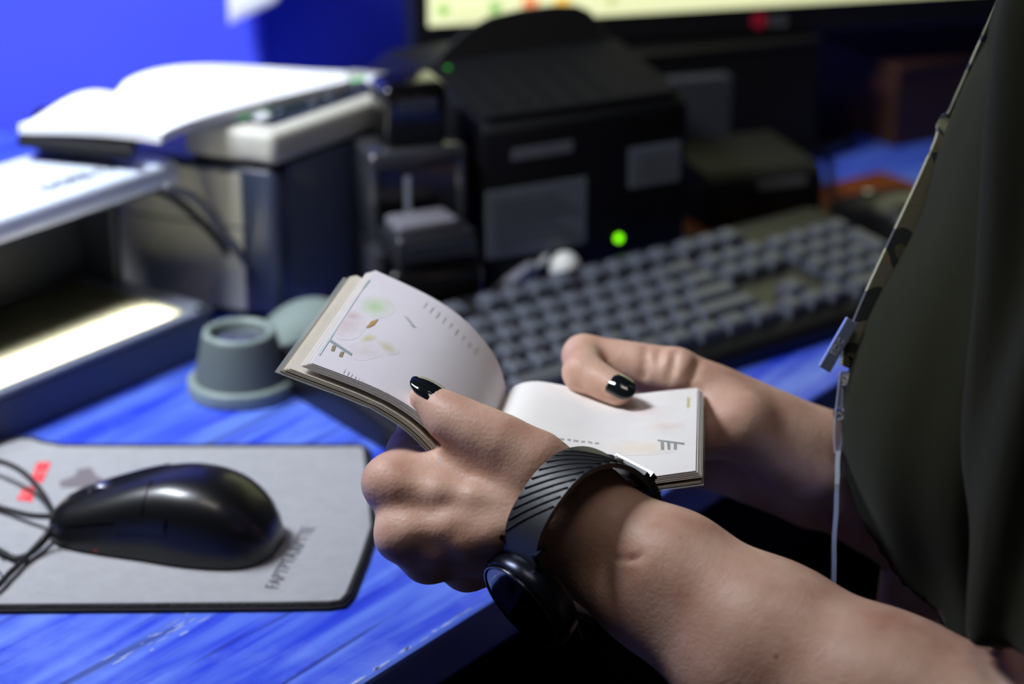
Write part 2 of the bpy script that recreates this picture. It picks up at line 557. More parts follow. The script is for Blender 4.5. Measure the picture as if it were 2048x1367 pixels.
chip_m = mat('bare_worn_paint', (150, 164, 214), .6, var=.2, vscale=200)
def chip(name, s_, v_, ls, lv_, z0, z1):
    n = 8
    pts = []
    for k in range(n):
        a = 2 * math.pi * k / n; rr_ = random.uniform(.6, 1.0)
        w_ = DK(s_ + ls * rr_ * math.cos(a), v_ + lv_ * rr_ * math.sin(a))
        pts.append((w_.x - F0.x, w_.y - F0.y))
    obj(name, prism(pts, z0, z1), chip_m, desk)
for k in range(26):
    s_ = -.30 + .28 * (k / 26) ** .8 + random.uniform(-.004, .004)
    chip('paint_chip', s_, .0032 + random.uniform(0, .0015), random.uniform(.002, .009), random.uniform(.0004, .0012), DESK - .001, DESK + .00015)
sc0 = G(330, 1270) - F0
for k in range(22):
    s_ = sc0.dot(U) + random.gauss(0, .016); v_ = sc0.dot(Vv) + random.gauss(0, .006)
    chip('paint_chip', s_, v_, random.uniform(.0012, .0075), random.uniform(.0003, .0010), DESK - .0005, DESK + .00015)

# ================================================================== things on the desk
black_pl = mat('black_plastic', (14, 14, 16), 0.45, bump=.05, bscale=600)
black_matte = mat('black_matte_plastic', (10, 10, 12), 0.7, spec=.3)
black_gloss = mat('black_gloss_plastic', (12, 12, 14), 0.16, coat=.3)
dark_grey = mat('dark_grey_plastic', (52, 58, 72), 0.45)
grey_pl = mat('grey_plastic', (128, 130, 136), 0.42)
silver = mat('silver_metal', (190, 192, 198), 0.25, metal=1.0)
dark_metal = mat('dark_metal', (60, 60, 66), 0.25, metal=1.0)
white_pl = mat('white_plastic', (232, 234, 238), 0.35)
beige = mat('beige_plastic', (196, 194, 182), 0.45)
paper_w = mat('white_paper', (244, 245, 246), 0.75, var=.02)
label_grey = mat('label_paper', (118, 126, 134), 0.6, var=.12, vscale=60)
ink = mat('dark_ink', (48, 48, 54), 0.7)
led_green = mat('green_led', (90, 200, 20), 0.4, emit=(120, 235, 10), estr=2.6)

# mouse pad ----------------------------------------------------------
pad = thing('mouse_pad', 'grey fabric mouse pad with black stitched border under the near mouse', 'mouse pad', G(350, 1060))
outline_px = [(-260, 1232), (0, 1228), (300, 1226), (560, 1224), (660, 1222), (690, 1217), (707, 1200), (735, 1130), (757, 1062), (752, 1000), (744, 925), (741, 905), (728, 897), (600, 897), (300, 897), (130, 896), (95, 890), (70, 882), (40, 882), (10, 890), (-30, 905), (-120, 915), (-260, 920)]
outline = [G(x, y, DESK) for x, y in outline_px]
o3 = pad.location
poly = [(p.x - o3.x, p.y - o3.y) for p in outline]
def inset(poly, d):
    out = []
    n = len(poly)
    for i in range(n):
        p0, p1, p2 = Vector(poly[i - 1]), Vector(poly[i]), Vector(poly[(i + 1) % n])
        a = (p1 - p0).normalized(); b = (p2 - p1).normalized()
        nrm = Vector((-(a + b).y, (a + b).x)).normalized()
        out.append(tuple(p1 + nrm * d))
    return out
obj('rubber_base', prism(poly, 0.0, 0.0024, 0.0006, 1), mat('black_rubber', (22, 22, 21), 0.8), pad)
inn = inset(poly, 0.0042)
obj('fabric_top', prism(inn, 0.0024, 0.0031), mat('grey_fabric', (158, 158, 162), 0.92, var=.12, vscale=140, bump=.4, bscale=900, spec=.2), pad)
edge_pts = [Vector((p[0], p[1], 0.0026)) for p in inset(poly, 0.0028)]
obj('stitched_border', tube(edge_pts + [edge_pts[0]], 0.0017, 8), mat('black_thread', (34, 34, 32), 0.8, bump=.8, bscale=800), pad, smooth=True)
TOP = 0.0034
def decal(name, pts_px, m, parent, z=DESK + TOP, th=0.0003):
    q = [G(x, y, z) for x, y in pts_px]
    o = parent.location
    pp = [(a.x - o.x, a.y - o.y) for a in q]
    ar = sum(pp[i - 1][0] * pp[i][1] - pp[i][0] * pp[i - 1][1] for i in range(len(pp)))
    if ar < 0: pp.reverse()
    return obj(name, prism(pp, z - th - o.z, z - o.z), m, parent)
red_ink = mat('red_ink', (222, 62, 70), 0.8)
decal('red_logo_block', [(74, 924), (102, 923), (84, 966), (63, 955)], red_ink, pad)
decal('red_logo_block', [(46, 976), (70, 970), (64, 1003), (33, 998)], red_ink, pad)
pale = mat('pale_ink', (232, 150, 150), 0.8)
def flat_text(s, px, py, ang, size, m, parent, z, name='lettering', shear=0):
    vf = text_vf(s, size, 0.0001, shear)
    c = G(px, py, z)
    M = Matrix.Translation(c - parent.location) @ Matrix.Rotation(ang, 4, 'Z')
    return obj(name, xf(vf, M), m, parent)
flat_text('O', 82, 945, math.radians(62), 0.007, pale, pad, DESK + TOP + .0002)
flat_text('WO', 52, 988, math.radians(62), 0.006, pale, pad, DESK + TOP + .0002)
flat_text('FAPTPTA.RPTTE', 582, 1113, math.radians(79), 0.0098, mat('print_grey', (92, 92, 98), .8), pad, DESK + TOP)
decal('grey_emblem', [(118, 962), (150, 950), (155, 938), (182, 934), (192, 950), (215, 962), (180, 972), (140, 974), (122, 973)], mat('grey_ink', (112, 104, 110), .8), pad)
flat_text('A', 8, 1112, math.radians(60), 0.012, ink, pad, DESK + TOP)
flat_text('Z', 4, 1150, math.radians(60), 0.012, ink, pad, DESK + TOP)

# computer mouse -----------------------------------------------------
def lerp(tab, t):
    n = len(tab)
    sl = [(tab[min(i + 1, n - 1)][1] - tab[max(i - 1, 0)][1]) / (tab[min(i + 1, n - 1)][0] - tab[max(i - 1, 0)][0]) for i in range(n)]
    for i in range(n - 1):
        if t <= tab[i + 1][0]:
            (x0, y0), (x1, y1) = tab[i], tab[i + 1]
            d = x1 - x0; k = (t - x0) / d
            return y0 * (2 * k ** 3 - 3 * k * k + 1) + sl[i] * d * (k ** 3 - 2 * k * k + k) + y1 * (3 * k * k - 2 * k ** 3) + sl[i + 1] * d * (k ** 3 - k * k)
    return tab[-1][1]
ML = 0.120
WT = [(0, 0.017), (.08, .0240), (.25, .0275), (.45, .0290), (.65, .0310), (.85, .0285), (.95, .0215), (1, .011)]
HT = [(0, .012), (.08, .0175), (.25, .0265), (.45, .0350), (.62, .0385), (.8, .0350), (.92, .0245), (1, .010)]
def msurf(t, ph, off=0.0):
    w = lerp(WT, t) + off; h = lerp(HT, t) + off
    c, s = math.cos(ph), math.sin(ph)
    e = 0.72
    y = w * math.copysign(abs(c) ** e, c)
    waist = 1 - 0.03 * math.exp(-((s - 0.35) / 0.22) ** 2)
    z = 0.001 + (h) * abs(s) ** 0.85
    return (t * ML, y * waist, z)
def mouse_shell(t0, t1, p0, p1, nt=30, np_=28, off=0.0, close=True):
    V, F = [], []
    for i in range(nt + 1):
        for j in range(np_ + 1):
            V.append(msurf(t0 + (t1 - t0) * i / nt, p0 + (p1 - p0) * j / np_, off))
    for i in range(nt):
        for j in range(np_):
            a = i * (np_ + 1) + j
            F.append((a, a + 1, a + np_ + 2, a + np_ + 1))
    if close:
        F.append([i * (np_ + 1) for i in range(nt + 1)] + [i * (np_ + 1) + np_ for i in range(nt, -1, -1)])
        F.append([j for j in range(np_, -1, -1)])
        F.append([nt * (np_ + 1) + j for j in range(np_ + 1)])
    return V, F
def build_mouse(name, label, front_px, yaw, m_body, m_btn, z, group=None):
    c = G(front_px[0], front_px[1], z)
    t = thing(name, label, 'computer mouse', c, yaw, group)
    obj('body', mouse_shell(0, 1, 0, math.pi), m_body, t, True, auto=70)
    obj('left_button', mouse_shell(.015, .47, 0.55, 1.40, 16, 10, .0007), m_btn, t, True, auto=50)
    obj('right_button', mouse_shell(.015, .47, 1.74, 2.6, 16, 10, .0007), m_btn, t, True, auto=50)
    w = lathe([(0.002, -.0035), (0.0085, -.0035), (0.0095, -.0015), (0.0095, .0015), (0.0085, .0035), (0.002, .0035)], 24)
    M = Matrix.Translation((0.026, 0, 0.0185)) @ Matrix.Rotation(math.radians(90), 4, 'X')
    obj('scroll_wheel', xf(w, M), silver, t, True, auto=40)
    obj('side_button', mouse_shell(.34, .58, math.pi * 1 - .62, math.pi - .36, 8, 4, .0012), m_btn, t, True, auto=50)
    obj('side_button', mouse_shell(.34, .58, .36, .62, 8, 4, .0012), m_btn, t, True, auto=50)
    return t
PZ = DESK + 0.0036
mouse_gl = mat('mouse_gloss', (14, 14, 16), 0.30, coat=.15)
mouse = build_mouse('computer_mouse', 'glossy black corded mouse lying on the grey mouse pad', (123, 1050), math.radians(-13), mouse_gl, mouse_gl, PZ)
obj('red_sensor_glow', box(.03, .06, -.0275, -.0265, .0012, .003), mat('red_glow', (120, 8, 20), .4, emit=(160, 5, 25), estr=.25), mouse)
cz = [DESK + 0.0055 + k for k in (0.009, .003, .0005, .0005, .001, .006, .010, .007, .004, .001, .0005, .0005, .0005, .001, .006, .004, .001, .0005)]
cp = [(118, 1032), (60, 1030), (-10, 1012), (-120, 985), (-150, 930), (-40, 918), (30, 934), (80, 980), (108, 1040), (80, 1090), (35, 1115), (-20, 1092), (-110, 1070), (-130, 1150), (-40, 1190), (0, 1165), (50, 1118), (-200, 1250)]
cp = cp[:13] + [(-240, 1110), (-480, 1130), (-640, 1120), (-820, 1080)]; cz = cz[:13] + [DESK + .0045, DESK + .0025, DESK + .0025, DESK + .0025]
obj('cable', tube(spline([G(x, y, z) for (x, y), z in zip(cp, cz)], 10), 0.0016, 8), mat('black_cable', (20, 20, 20), .45), mouse, True, world=True)
cp2 = [(106, 1052, .010), (84, 1078, .005), (52, 1114, .001), (20, 1145, .001), (-20, 1180, .001), (-120, 1205, .001), (-280, 1160, .001), (-480, 1130, -.003)]
obj('cable', tube(spline([G(x, y, DESK + .0055 + z) for x, y, z in cp2], 8), 0.0016, 8), MATS['black_cable'], mouse, True, world=True)

# keyboard -----------------------------------------------------------
KYAW = math.radians(37.0)
KL, KD = 0.445, 0.150
kfl = G(548, 772)
ku = Vector((math.cos(KYAW), math.sin(KYAW), 0)); kv = Vector((-math.sin(KYAW), math.cos(KYAW), 0))
kb = thing('keyboard', 'black full-size computer keyboard lying on the blue desk behind the hands', 'keyboard', kfl - kv * KD, KYAW)
key_m = mat('key_plastic', (72, 76, 86), 0.42, var=.05)
case_m = mat('keyboard_case', (18, 18, 22), 0.42)
obj('case', profx([(0, 0), (KD, 0), (KD, .026), (KD - .012, .0285), (.012, .016), (0, .011)], 0, KL, .004, 2), case_m, kb, True, auto=40)
def ztop(y): return .016 + (y - .012) * (.0125 / (KD - .024))
slope = math.atan2(.0125, KD - .024)
PIT = 0.0190
keymesh = {}
def keycap(ux, row_y, w=1.0, h=1.0):
    k = (round(w, 2), h)
    if k not in keymesh:
        hw, hh = w * PIT / 2 - .0011, h * PIT / 2 - .0011
        V = []
        for z, i in ((0, 0), (.0062, .0018), (.0078, .0042)):
            for sx, sy in ((-1, -1), (1, -1), (1, 1), (-1, 1)):
                V.append((sx * (hw - i), sy * (hh - i * .8) + i * .35, z))
        F = [(3, 2, 1, 0), (8, 9, 10, 11)]
        for r in range(2):
            for q in range(4):
                F.append((r * 4 + q, r * 4 + (q + 1) % 4, r * 4 + 4 + (q + 1) % 4, r * 4 + 4 + q))
        me = bpy.data.meshes.new('keycap'); me.from_pydata(V, [], F); me.update(); me.materials.append(key_m)
        keymesh[k] = me
    o = bpy.data.objects.new('keycap', keymesh[k]); COL.objects.link(o); o.parent = kb
    y = row_y
    o.location = (.014 + ux * PIT * .985, y, ztop(y) - .0005)
    o.rotation_euler = (slope, 0, 0)
RY = [.0215 + PIT * r for r in range(5)] + [.0215 + PIT * 5 + .006]
def krow(y, widths, x0=0.0):
    x = x0
    for w in widths:
        if w > 0: keycap(x + w / 2, y, w)
        x += abs(w)
krow(RY[5], [1, -1, 1, 1, 1, 1, -.5, 1, 1, 1, 1, -.5, 1, 1, 1, 1, -.25, 1, 1, 1])
krow(RY[4], [1] * 13 + [2, -.25, 1, 1, 1, -.25, 1, 1, 1, 1])
krow(RY[3], [1.5] + [1] * 12 + [1.5, -.25, 1, 1, 1, -.25, 1, 1, 1])
krow(RY[2], [1.75] + [1] * 11 + [2.25, -3.5, 1, 1, 1])
krow(RY[1], [2.25] + [1] * 10 + [2.75, -1.25, 1, -1.25, 1, 1, 1])
krow(RY[0], [1.25] * 3 + [6.25] + [1.25] * 4 + [-.25, 1, 1, 1, -.25, 2, 1])
keycap(22.0, (RY[3] + RY[2]) / 2, 1, 2); keycap(22.0, (RY[1] + RY[0]) / 2, 1, 2)

# stand magnifier ----------------------------------------------------
mg_m = mat('grey_green_plastic', (128, 142, 138), 0.42, var=.04)
mc = G(484, 780)
mg = thing('stand_magnifier', 'grey-green stand magnifier with tapered lens turret in front of the keyboard end', 'magnifier', mc)
hd = G(630, 694) - mc
fd = Field((-.05, -.05, -.002), (.12, .11, .05), .0015)
base = fd.cone((0, 0, .010), (0, 0, .0101), .0325, .0325)
fd.d = np.maximum(fd.cone((0, 0, 0), (0, 0, .03), .0330, .0310), np.maximum(fd.plane((0, 0, .0095), (0, 0, 1)), -fd.plane((0, 0, 0), (0, 0, 1)))) + 0 * fd.d
hand_c = hd
tongue = fd.ell((hand_c.x, hand_c.y, .006), (.035, .034, .022))
tongue = np.maximum(tongue, -fd.plane((0, 0, 0), (0, 0, 1)))
fd.d = fd.d - .0
fd.add(tongue, .016)
neck = np.maximum(fd.cone((0, 0, .004), (hand_c.x, hand_c.y, .008), .014, .02), -fd.plane((0, 0, 0), (0, 0, 1)))
fd.add(neck, .015)
obj('base', fd.mesh(), mg_m, mg, True)
obj('turret', lathe([(.0285, .0085), (.0280, .011), (.0225, .036), (.0218, .0380), (.0205, .0388), (.0188, .0385), (.0172, .0370), (.0165, .030)], 48, caps=False), mat('grey_green_dark', (96, 106, 104), .45, var=.04), mg, True, auto=50)
obj('lens', lathe([(.0005, .0300), (.0165, .0300), (.0165, .0330), (.012, .0350), (.006, .0362), (.0005, .0366)], 40), mat('lens_glass', (90, 96, 120), .06, metal=.35, coat=1.0), mg, True, auto=60)
obj('lens_rim', lathe([(.0172, .0372), (.0180, .0392), (.0195, .0398), (.0214, .0392), (.0220, .0378), (.0210, .0366)], 48, caps=False), mg_m, mg, True, auto=50)

# document viewer with glowing tray (left) ---------------------------
DYAW = YAW
du = Vector((math.cos(DYAW), math.sin(DYAW), 0)); dv = Vector((-math.sin(DYAW), math.cos(DYAW), 0))
dc = G(432, 700)          # front right foot corner
dt = thing('banknote_detector', 'banknote detector with white top housing and glowing backlit tray', 'detector', dc, DYAW)
DW, DD, DH = 0.27, 0.150, 0.030
dk = mat('detector_base_grey', (72, 80, 98), 0.5)
frame_m = mat('detector_frame_grey', (126, 132, 148), .45)
obj('base', join(box(-DW, 0, 0, .008, 0, DH - .004, .0015), box(-DW, 0, DD - .008, DD, 0, DH - .004, .0015),
                 box(-.008, 0, 0, DD, 0, DH - .004, .0015), box(-DW, -DW + .008, 0, DD, 0, DH - .004, .0015),
                 box(-DW + .006, -.006, .006, DD - .006, .001, .003)), dk, dt)
fx = .016
obj('tray_frame', join(box(-DW, 0, 0, .0085, DH - .004, DH, .0015), box(-DW, 0, DD - .03, DD, DH - .004, DH, .0015),
                       box(-.014, 0, 0, DD, DH - .004, DH, .0015), box(-DW, -DW + fx, 0, DD, DH - .004, DH, .0015)), frame_m, dt)
plate_m = bpy.data.materials.new('backlit_plate'); plate_m.use_nodes = True
nt = plate_m.node_tree
for n_ in list(nt.nodes):
    if n_.type != 'OUTPUT_MATERIAL': nt.nodes.remove(n_)
td = nt.nodes.new('ShaderNodeBsdfTranslucent'); td.inputs[0].default_value = s2l((236, 232, 205)) + (1,)
df = nt.nodes.new('ShaderNodeBsdfDiffuse'); df.inputs[0].default_value = s2l((92, 84, 58)) + (1,)
ms = nt.nodes.new('ShaderNodeMixShader'); ms.inputs[0].default_value = .35
nzp = nt.nodes.new('ShaderNodeTexNoise'); nzp.inputs['Scale'].default_value = 40
mr = nt.nodes.new('ShaderNodeMapRange'); mr.inputs[3].default_value = .32; mr.inputs[4].default_value = .38
nt.links.new(nzp.outputs['Fac'], mr.inputs[0]); nt.links.new(mr.outputs[0], ms.inputs[0])
nt.links.new(td.outputs[0], ms.inputs[1]); nt.links.new(df.outputs[0], ms.inputs[2])
nt.links.new(ms.outputs[0], nt.nodes['Material Output'].inputs[0])
obj('backlit_plate', ([(-DW + fx - .002, .0075, DH - .003), (-.012, .0075, DH - .003), (-.012, DD - .028, DH - .003), (-DW + fx - .002, DD - .028, DH - .003)], [(0, 1, 2, 3)]), plate_m, dt)
def dl(x, y, z): return dc + du * x + dv * y + Vector((0, 0, z))
tube_l = area('tray_lamp', dl(-DW / 2, .026, .0085), dl(-DW / 2, .026, 1.0), DW - .04, .020, 0.24, (1.0, 1.0, .90), 110)
tube_l.rotation_euler = (math.pi, 0, DYAW)
obj('tray_lamp_tube', xf(tube([(-DW + .02, 0, 0), (-.022, 0, 0)], .0022, 10), Matrix.Translation((0, .026, .0055))), white_pl, dt, True)
# rear wall, arm and sloping white housing
obj('rear_wall', join(box(-DW, -.004, DD - .044, DD - .024, DH - .002, .094, .002), box(-.012, -.004, .075, DD - .024, DH - .002, .096, .002)), mat('detector_dark', (34, 38, 52), .5), dt)
hp = [(.036, .104), (.039, .100), (.125, .092), (.125, .114), (.039, .116), (.036, .113)]
obj('housing', profx(hp, -DW, .012, .003, 3), mat('detector_white', (214, 222, 240), .4), dt, True, auto=40)
obj('housing_underside', profx([(.042, .097), (.122, .0895), (.122, .094), (.042, .1015)], -DW + .006, .006), mat('detector_dark', (34, 38, 52), .5), dt)
vf = text_vf('DORS-130', .0145, .0002)
M = Matrix.Translation((-.048, .058, .1161)) @ Matrix.Rotation(-math.atan2(.002, .086), 4, 'X')
obj('lettering', xf(vf, M), mat('blue_grey_ink', (34, 40, 66), .7), dt)

# beige passport scanner box -----------------------------------------
A = G(560, 650)
scn = thing('passport_scanner', 'beige and dark grey passport scanner box with round buttons on its lid', 'scanner', A)
r_dir = (G(548 + 205, 645 - 80) - A).normalized()
l_dir = (G(250, 598) - A).normalized()
SL, SR = 0.128, 0.165
def sq(a, b): return (l_dir.x * a + r_dir.x * b, l_dir.y * a + r_dir.y * b)
def quad(a0, a1, b0, b1):
    pts = [sq(a0, b0), sq(a0, b1), sq(a1, b1), sq(a1, b0)]
    ar = sum(pts[i - 1][0] * pts[i][1] - pts[i][0] * pts[i - 1][1] for i in range(4))
    return pts if ar > 0 else pts[::-1]
obj('body', prism(quad(0, SL, 0, SR), .004, .105, .006, 3, True), mat('scanner_dark', (58, 66, 86), .35), scn, True, auto=40)
obj('foot_plate', prism(quad(.004, SL - .004, .004, SR - .004), 0, .005), black_matte, scn)
# beige side panel let into the left face, set proud of the dark body
def face_panel(a0, a1, z0, z1, out, m, name, onleft=True):
    if onleft:
        pts = [sq(a0, -out), sq(a1, -out), sq(a1, .002), sq(a0, .002)]
    else:
        pts = [sq(-out, a0), sq(-out, a1), sq(.002, a1), sq(.002, a0)]
    ar = sum(pts[i - 1][0] * pts[i][1] - pts[i][0] * pts[i - 1][1] for i in range(4))
    if ar < 0: pts.reverse()
    return obj(name, prism(pts, z0, z1, .0008, 1), m, scn)
face_panel(.024, SL - .003, .006, .062, .0012, beige, 'side_panel')
face_panel(.024, SL - .003, .0635, .100, .0012, beige, 'side_panel')
obj('front_panel', prism([sq(-.001, .014), sq(.0015, .014), sq(.0015, SR - .01), sq(-.001, SR - .01)][::-1], .008, .106), mat('scanner_front', (84, 92, 110), .22), scn)
obj('lid', prism(quad(-.003, SL * .5, -.003, SR),   .1085, .130, .005, 3, True), beige, scn, True, auto=40)
obj('lid_gap', prism(quad(.002, SL * .5 - .004, .002, SR - .004), .103, .110), black_matte, scn)
obj('control_strip', prism(quad(.010, .034, .014, SR - .014), .1295, .1306), mat('control_strip_dark', (34, 40, 58), .25), scn)
for k, (b, a, r) in enumerate([(.026, .028, .0065), (.040, .024, .0040), (.070, .022, .0055), (.086, .022, .0055), (.112, .021, .0045), (.138, .026, .0075)]):
    c = sq(a, b)
    obj('button', lathe([(r, .1302), (r, .1322), (r * .8, .1332), (r * .2, .1335)], 20, c[0], c[1]), white_pl if k in (0, 5) else dark_grey, scn, True, auto=50)
obj('green_light_strip', prism(quad(.0385, .041, .02, SR - .02), .1296, .1304), mat('green_strip', (90, 230, 120), .4, emit=(60, 230, 100), estr=.5), scn)
# cables drooping down its side
cbl = tag(obj('scanner_cable', tube(spline([G(330, 372, .86), G(395, 400, .845), G(450, 470, .815), G(500, 535, .785), G(545, 600, .757), G(610, 640, .755)], 8), .0028, 8), mat('cable_grey', (96, 98, 104), .4), None, True), 'upper grey cable drooping across the beige scanner side', 'cable', 'cables in front of the scanner')
cb2 = tag(obj('scanner_cable', tube(spline([G(290, 372, .853), G(350, 398, .838), G(420, 462, .812), G(475, 530, .785), G(530, 605, .757), G(600, 655, .755)], 8), .0026, 8), mat('black_cable', (20, 20, 20), .45), None, True), 'lower black cable drooping across the beige scanner side', 'cable', 'cables in front of the scanner')

# tray and open white booklet behind the scanner ----------------------
BZ = DESK + .1315
tray = thing('document_tray', 'black document tray under the open white booklet', 'tray', Vector((G(180, 262, BZ).x, G(180, 262, BZ).y, DESK)))
def loc_px(lst, z, o): return [((G(x, y, z) - o).x, (G(x, y, z) - o).y) for x, y in lst]
obj('shelf', prism(loc_px([(34, 271), (262, 296), (290, 232), (240, 186), (70, 212)], BZ, tray.location), .124, .1305, .001, 1), black_matte, tray)
obj('support', prism(loc_px([(70, 228), (225, 205), (222, 200), (68, 222)], BZ, tray.location), 0, .124), black_matte, tray)
bk_o = thing('open_booklet', 'open white booklet with curling pages lying over the black tray and scanner', 'booklet', (tray.location.x, tray.location.y, BZ))
def page_block(corners, prof, name, n=24):
    NL, NR, FR, FL = [G(x, y, BZ) - bk_o.location for x, y in corners]
    V, F = [], []
    for i in range(n + 1):
        t = i / n
        a = NL.lerp(NR, t); b = FL.lerp(FR, t)
        z = prof(t)
        for p, zz in ((a, .006 + (z - .006) * .25), (b, z)):
            V.append((p.x, p.y, zz)); V.append((p.x, p.y, max(zz - .006, .0004)))
    for i in range(n):
        a = i * 4; b = a + 4
        F += [(a, b, b + 2, a + 2), (a + 1, a + 3, b + 3, b + 1), (a, a + 1, b + 1, b), (a + 2, b + 2, b + 3, a + 3)]
    F += [(0, 2, 3, 1), (n * 4, n * 4 + 1, n * 4 + 3, n * 4 + 2)]
    return obj(name, (V, F), paper_w, bk_o, True, auto=50)
page_block([(322, 288), (700, 179), (690, 160), (232, 205)], lambda t: .0065 + .016 * math.sin(math.pi * min(t ** .6, 1)) * (1 - .35 * t), 'right_pages')
page_block([(322, 288), (38, 268), (68, 258), (232, 205)], lambda t: .0065 + .010 * math.sin(math.pi * t) * (1 - .5 * t), 'left_pages')

# self-inking stamps --------------------------------------------------
stp = thing('self_inking_stamp', 'tall black self-inking stamp with rounded handle beside the printer', 'stamp', G(824, 594), math.radians(20))
obj('base', box(-.034, .034, -.024, .024, 0, .052, .006, 3), mat('stamp_grey', (44, 44, 48), .4), stp, True, auto=40)
obj('frame', join(box(-.0335, -.0255, -.022, .022, .045, .108, .004, 3), box(.0255, .0335, -.022, .022, .045, .108, .004, 3), box(-.0335, .0335, -.022, .022, .096, .110, .0055, 3)), mat('stamp_silver', (50, 51, 56), .16, coat=.5), stp, True, auto=40)
obj('window', box(-.026, .026, -.0195, .0195, .05, .098), black_gloss, stp)
obj('index_strip', box(-.010, -.006, -.0205, -.0192, .054, .092), mat('stamp_strip', (170, 176, 186), .4), stp)
obj('handle', profx([(-.016, .108), (.016, .108), (.019, .145), (.017, .152), (-.017, .152), (-.019, .145)], -.0215, .0215, .006, 3), black_gloss, stp, True, auto=40)
obj('handle_label', box(-.013, .013, -.0198, -.0185, .134, .142), dark_grey, stp)
st2 = thing('self_inking_stamp', 'low black self-inking stamp standing in front of the tall stamp', 'stamp', G(854, 642), math.radians(24))
obj('base', box(-.032, .032, -.022, .022, 0, .045, .006, 3), black_gloss, st2, True, auto=40)
obj('cap', box(-.027, .029, -.019, .019, .043, .066, .005, 3), mat('stamp_cap', (36, 36, 42), .28), st2, True, auto=40)
obj('top_plate', box(-.0235, .018, -.014, .014, .065, .073, .003, 2), mat('stamp_plate', (112, 110, 118), .25), st2, True, auto=40)
obj('side_clip', box(-.039, -.031, -.012, .012, .02, .056, .003, 2), mat('stamp_silver', (50, 51, 56), .16, coat=.5), st2, True, auto=40)
obj('front_label', box(-.02, .026, -.0202, -.0188, .05, .060), dark_grey, st2)

# black printer -------------------------------------------------------
PYAW = math.radians(27)
pr = thing('document_printer', 'black desktop document printer with grey labels and green light', 'printer', G(968, 598), PYAW)
PW = .156
obj('body', profx([(0, 0), (.19, 0), (.19, .115), (.150, .137), (.094, .137), (.006, .121), (0, .115)], 0, PW, .003, 2), mat('printer_black', (11, 12, 15), .55, spec=.3), pr, True, auto=30)
obj('top_cover', profx([(.004, .1212), (.092, .1372), (.092, .1405), (.004, .1245)], .004, PW - .004, .0012, 1), mat('printer_cover', (12, 12, 15), .85, spec=.15), pr)
for k in range(5):
    obj('cover_rib', profx([(.014, .1262), (.084, .1389), (.084, .1403), (.014, .1276)], .018 + k * .02, .0205 + k * .02), mat('printer_cover', (12, 12, 15), .85, spec=.15), pr)
# arched rear flap
arc = [(.006, 0), (.148, 0), (.140, .014), (.132, .0235), (.122, .0285), (.105, .0305), (.08, .0305), (.055, .028), (.035, .021), (.02, .011)]
vf = prism(arc, 0, .004, .0008, 1)
M = Matrix.Translation((0, .096, .1375)) @ Matrix.Rotation(math.radians(80), 4, 'X')
obj('rear_flap', xf(vf, M), mat('printer_flap', (7, 7, 8), .7), pr)
obj('nameplate', box(.021, .066, -.0008, .001, .094, .1015), mat('nameplate_grey', (120, 124, 130), .4, var=.4, vscale=400), pr)
lab = obj('sticker', box(.002, .077, -.0008, .001, .028, .075), label_grey, pr)
for k in range(6):
    obj('print_line', box(.007, .072 - (k % 3) * .009, -.0012, -.0007, .0345 + k * .0062, .0358 + k * .0062), mat('label_ink', (84, 90, 96), .7), lab)
la2 = obj('sticker', box(.110, .150, -.0008, .001, .062, .090), label_grey, pr)
for k in range(3):
    obj('print_line', box(.115, .146, -.0012, -.0007, .068 + k * .007, .0695 + k * .007), mat('label_ink', (84, 90, 96), .7), la2)
obj('power_light', xf(lathe([(.0028, -.001), (.0028, .0008), (.0018, .0014)], 16), Matrix.Translation((.103, 0, .027)) @ Matrix.Rotation(math.radians(90), 4, 'X')), led_green, pr)
obj('status_light', lathe([(.0018, .1375), (.0018, .1392), (.001, .1396)], 12, .013, .080), mat('green_led_dim', (40, 150, 30), .4, emit=(40, 170, 30), estr=.5), pr)

# little things between printer and keyboard
ud = thing('usb_flash_drive', 'grey usb stick lying in front of the black printer', 'usb stick', G(1000, 600), PYAW)
ud.rotation_euler = (0, math.radians(-26), PYAW + .25)
obj('case', box(0, .034, -.0055, .0055, .001, .0085, .0018, 2), mat('usb_grey', (130, 132, 142), .35), ud, True, auto=40)
obj('plug', box(.034, .045, -.0045, .0045, .002, .0068), silver, ud)
wp = thing('cable_plug', 'round plug painted white for a highlight beside the grey usb stick', 'plug', G(1130, 577), PYAW)
obj('head', lathe([(.006, .0), (.006, .007), (.0095, .009), (.0110, .015), (.0095, .021), (.005, .0255), (.001, .0265)], 24), mat('painted_highlight_white', (236, 236, 230), .15), wp, True)  # white colour paints in the bright highlight of a dark glossy object
obj('cord', tube(spline([(.004, .0, .004), (.03, -.004, .0025), (.06, -.003, .0025), (.10, .002, .0025)], 6), .0022, 8), MATS['black_cable'], wp, True)

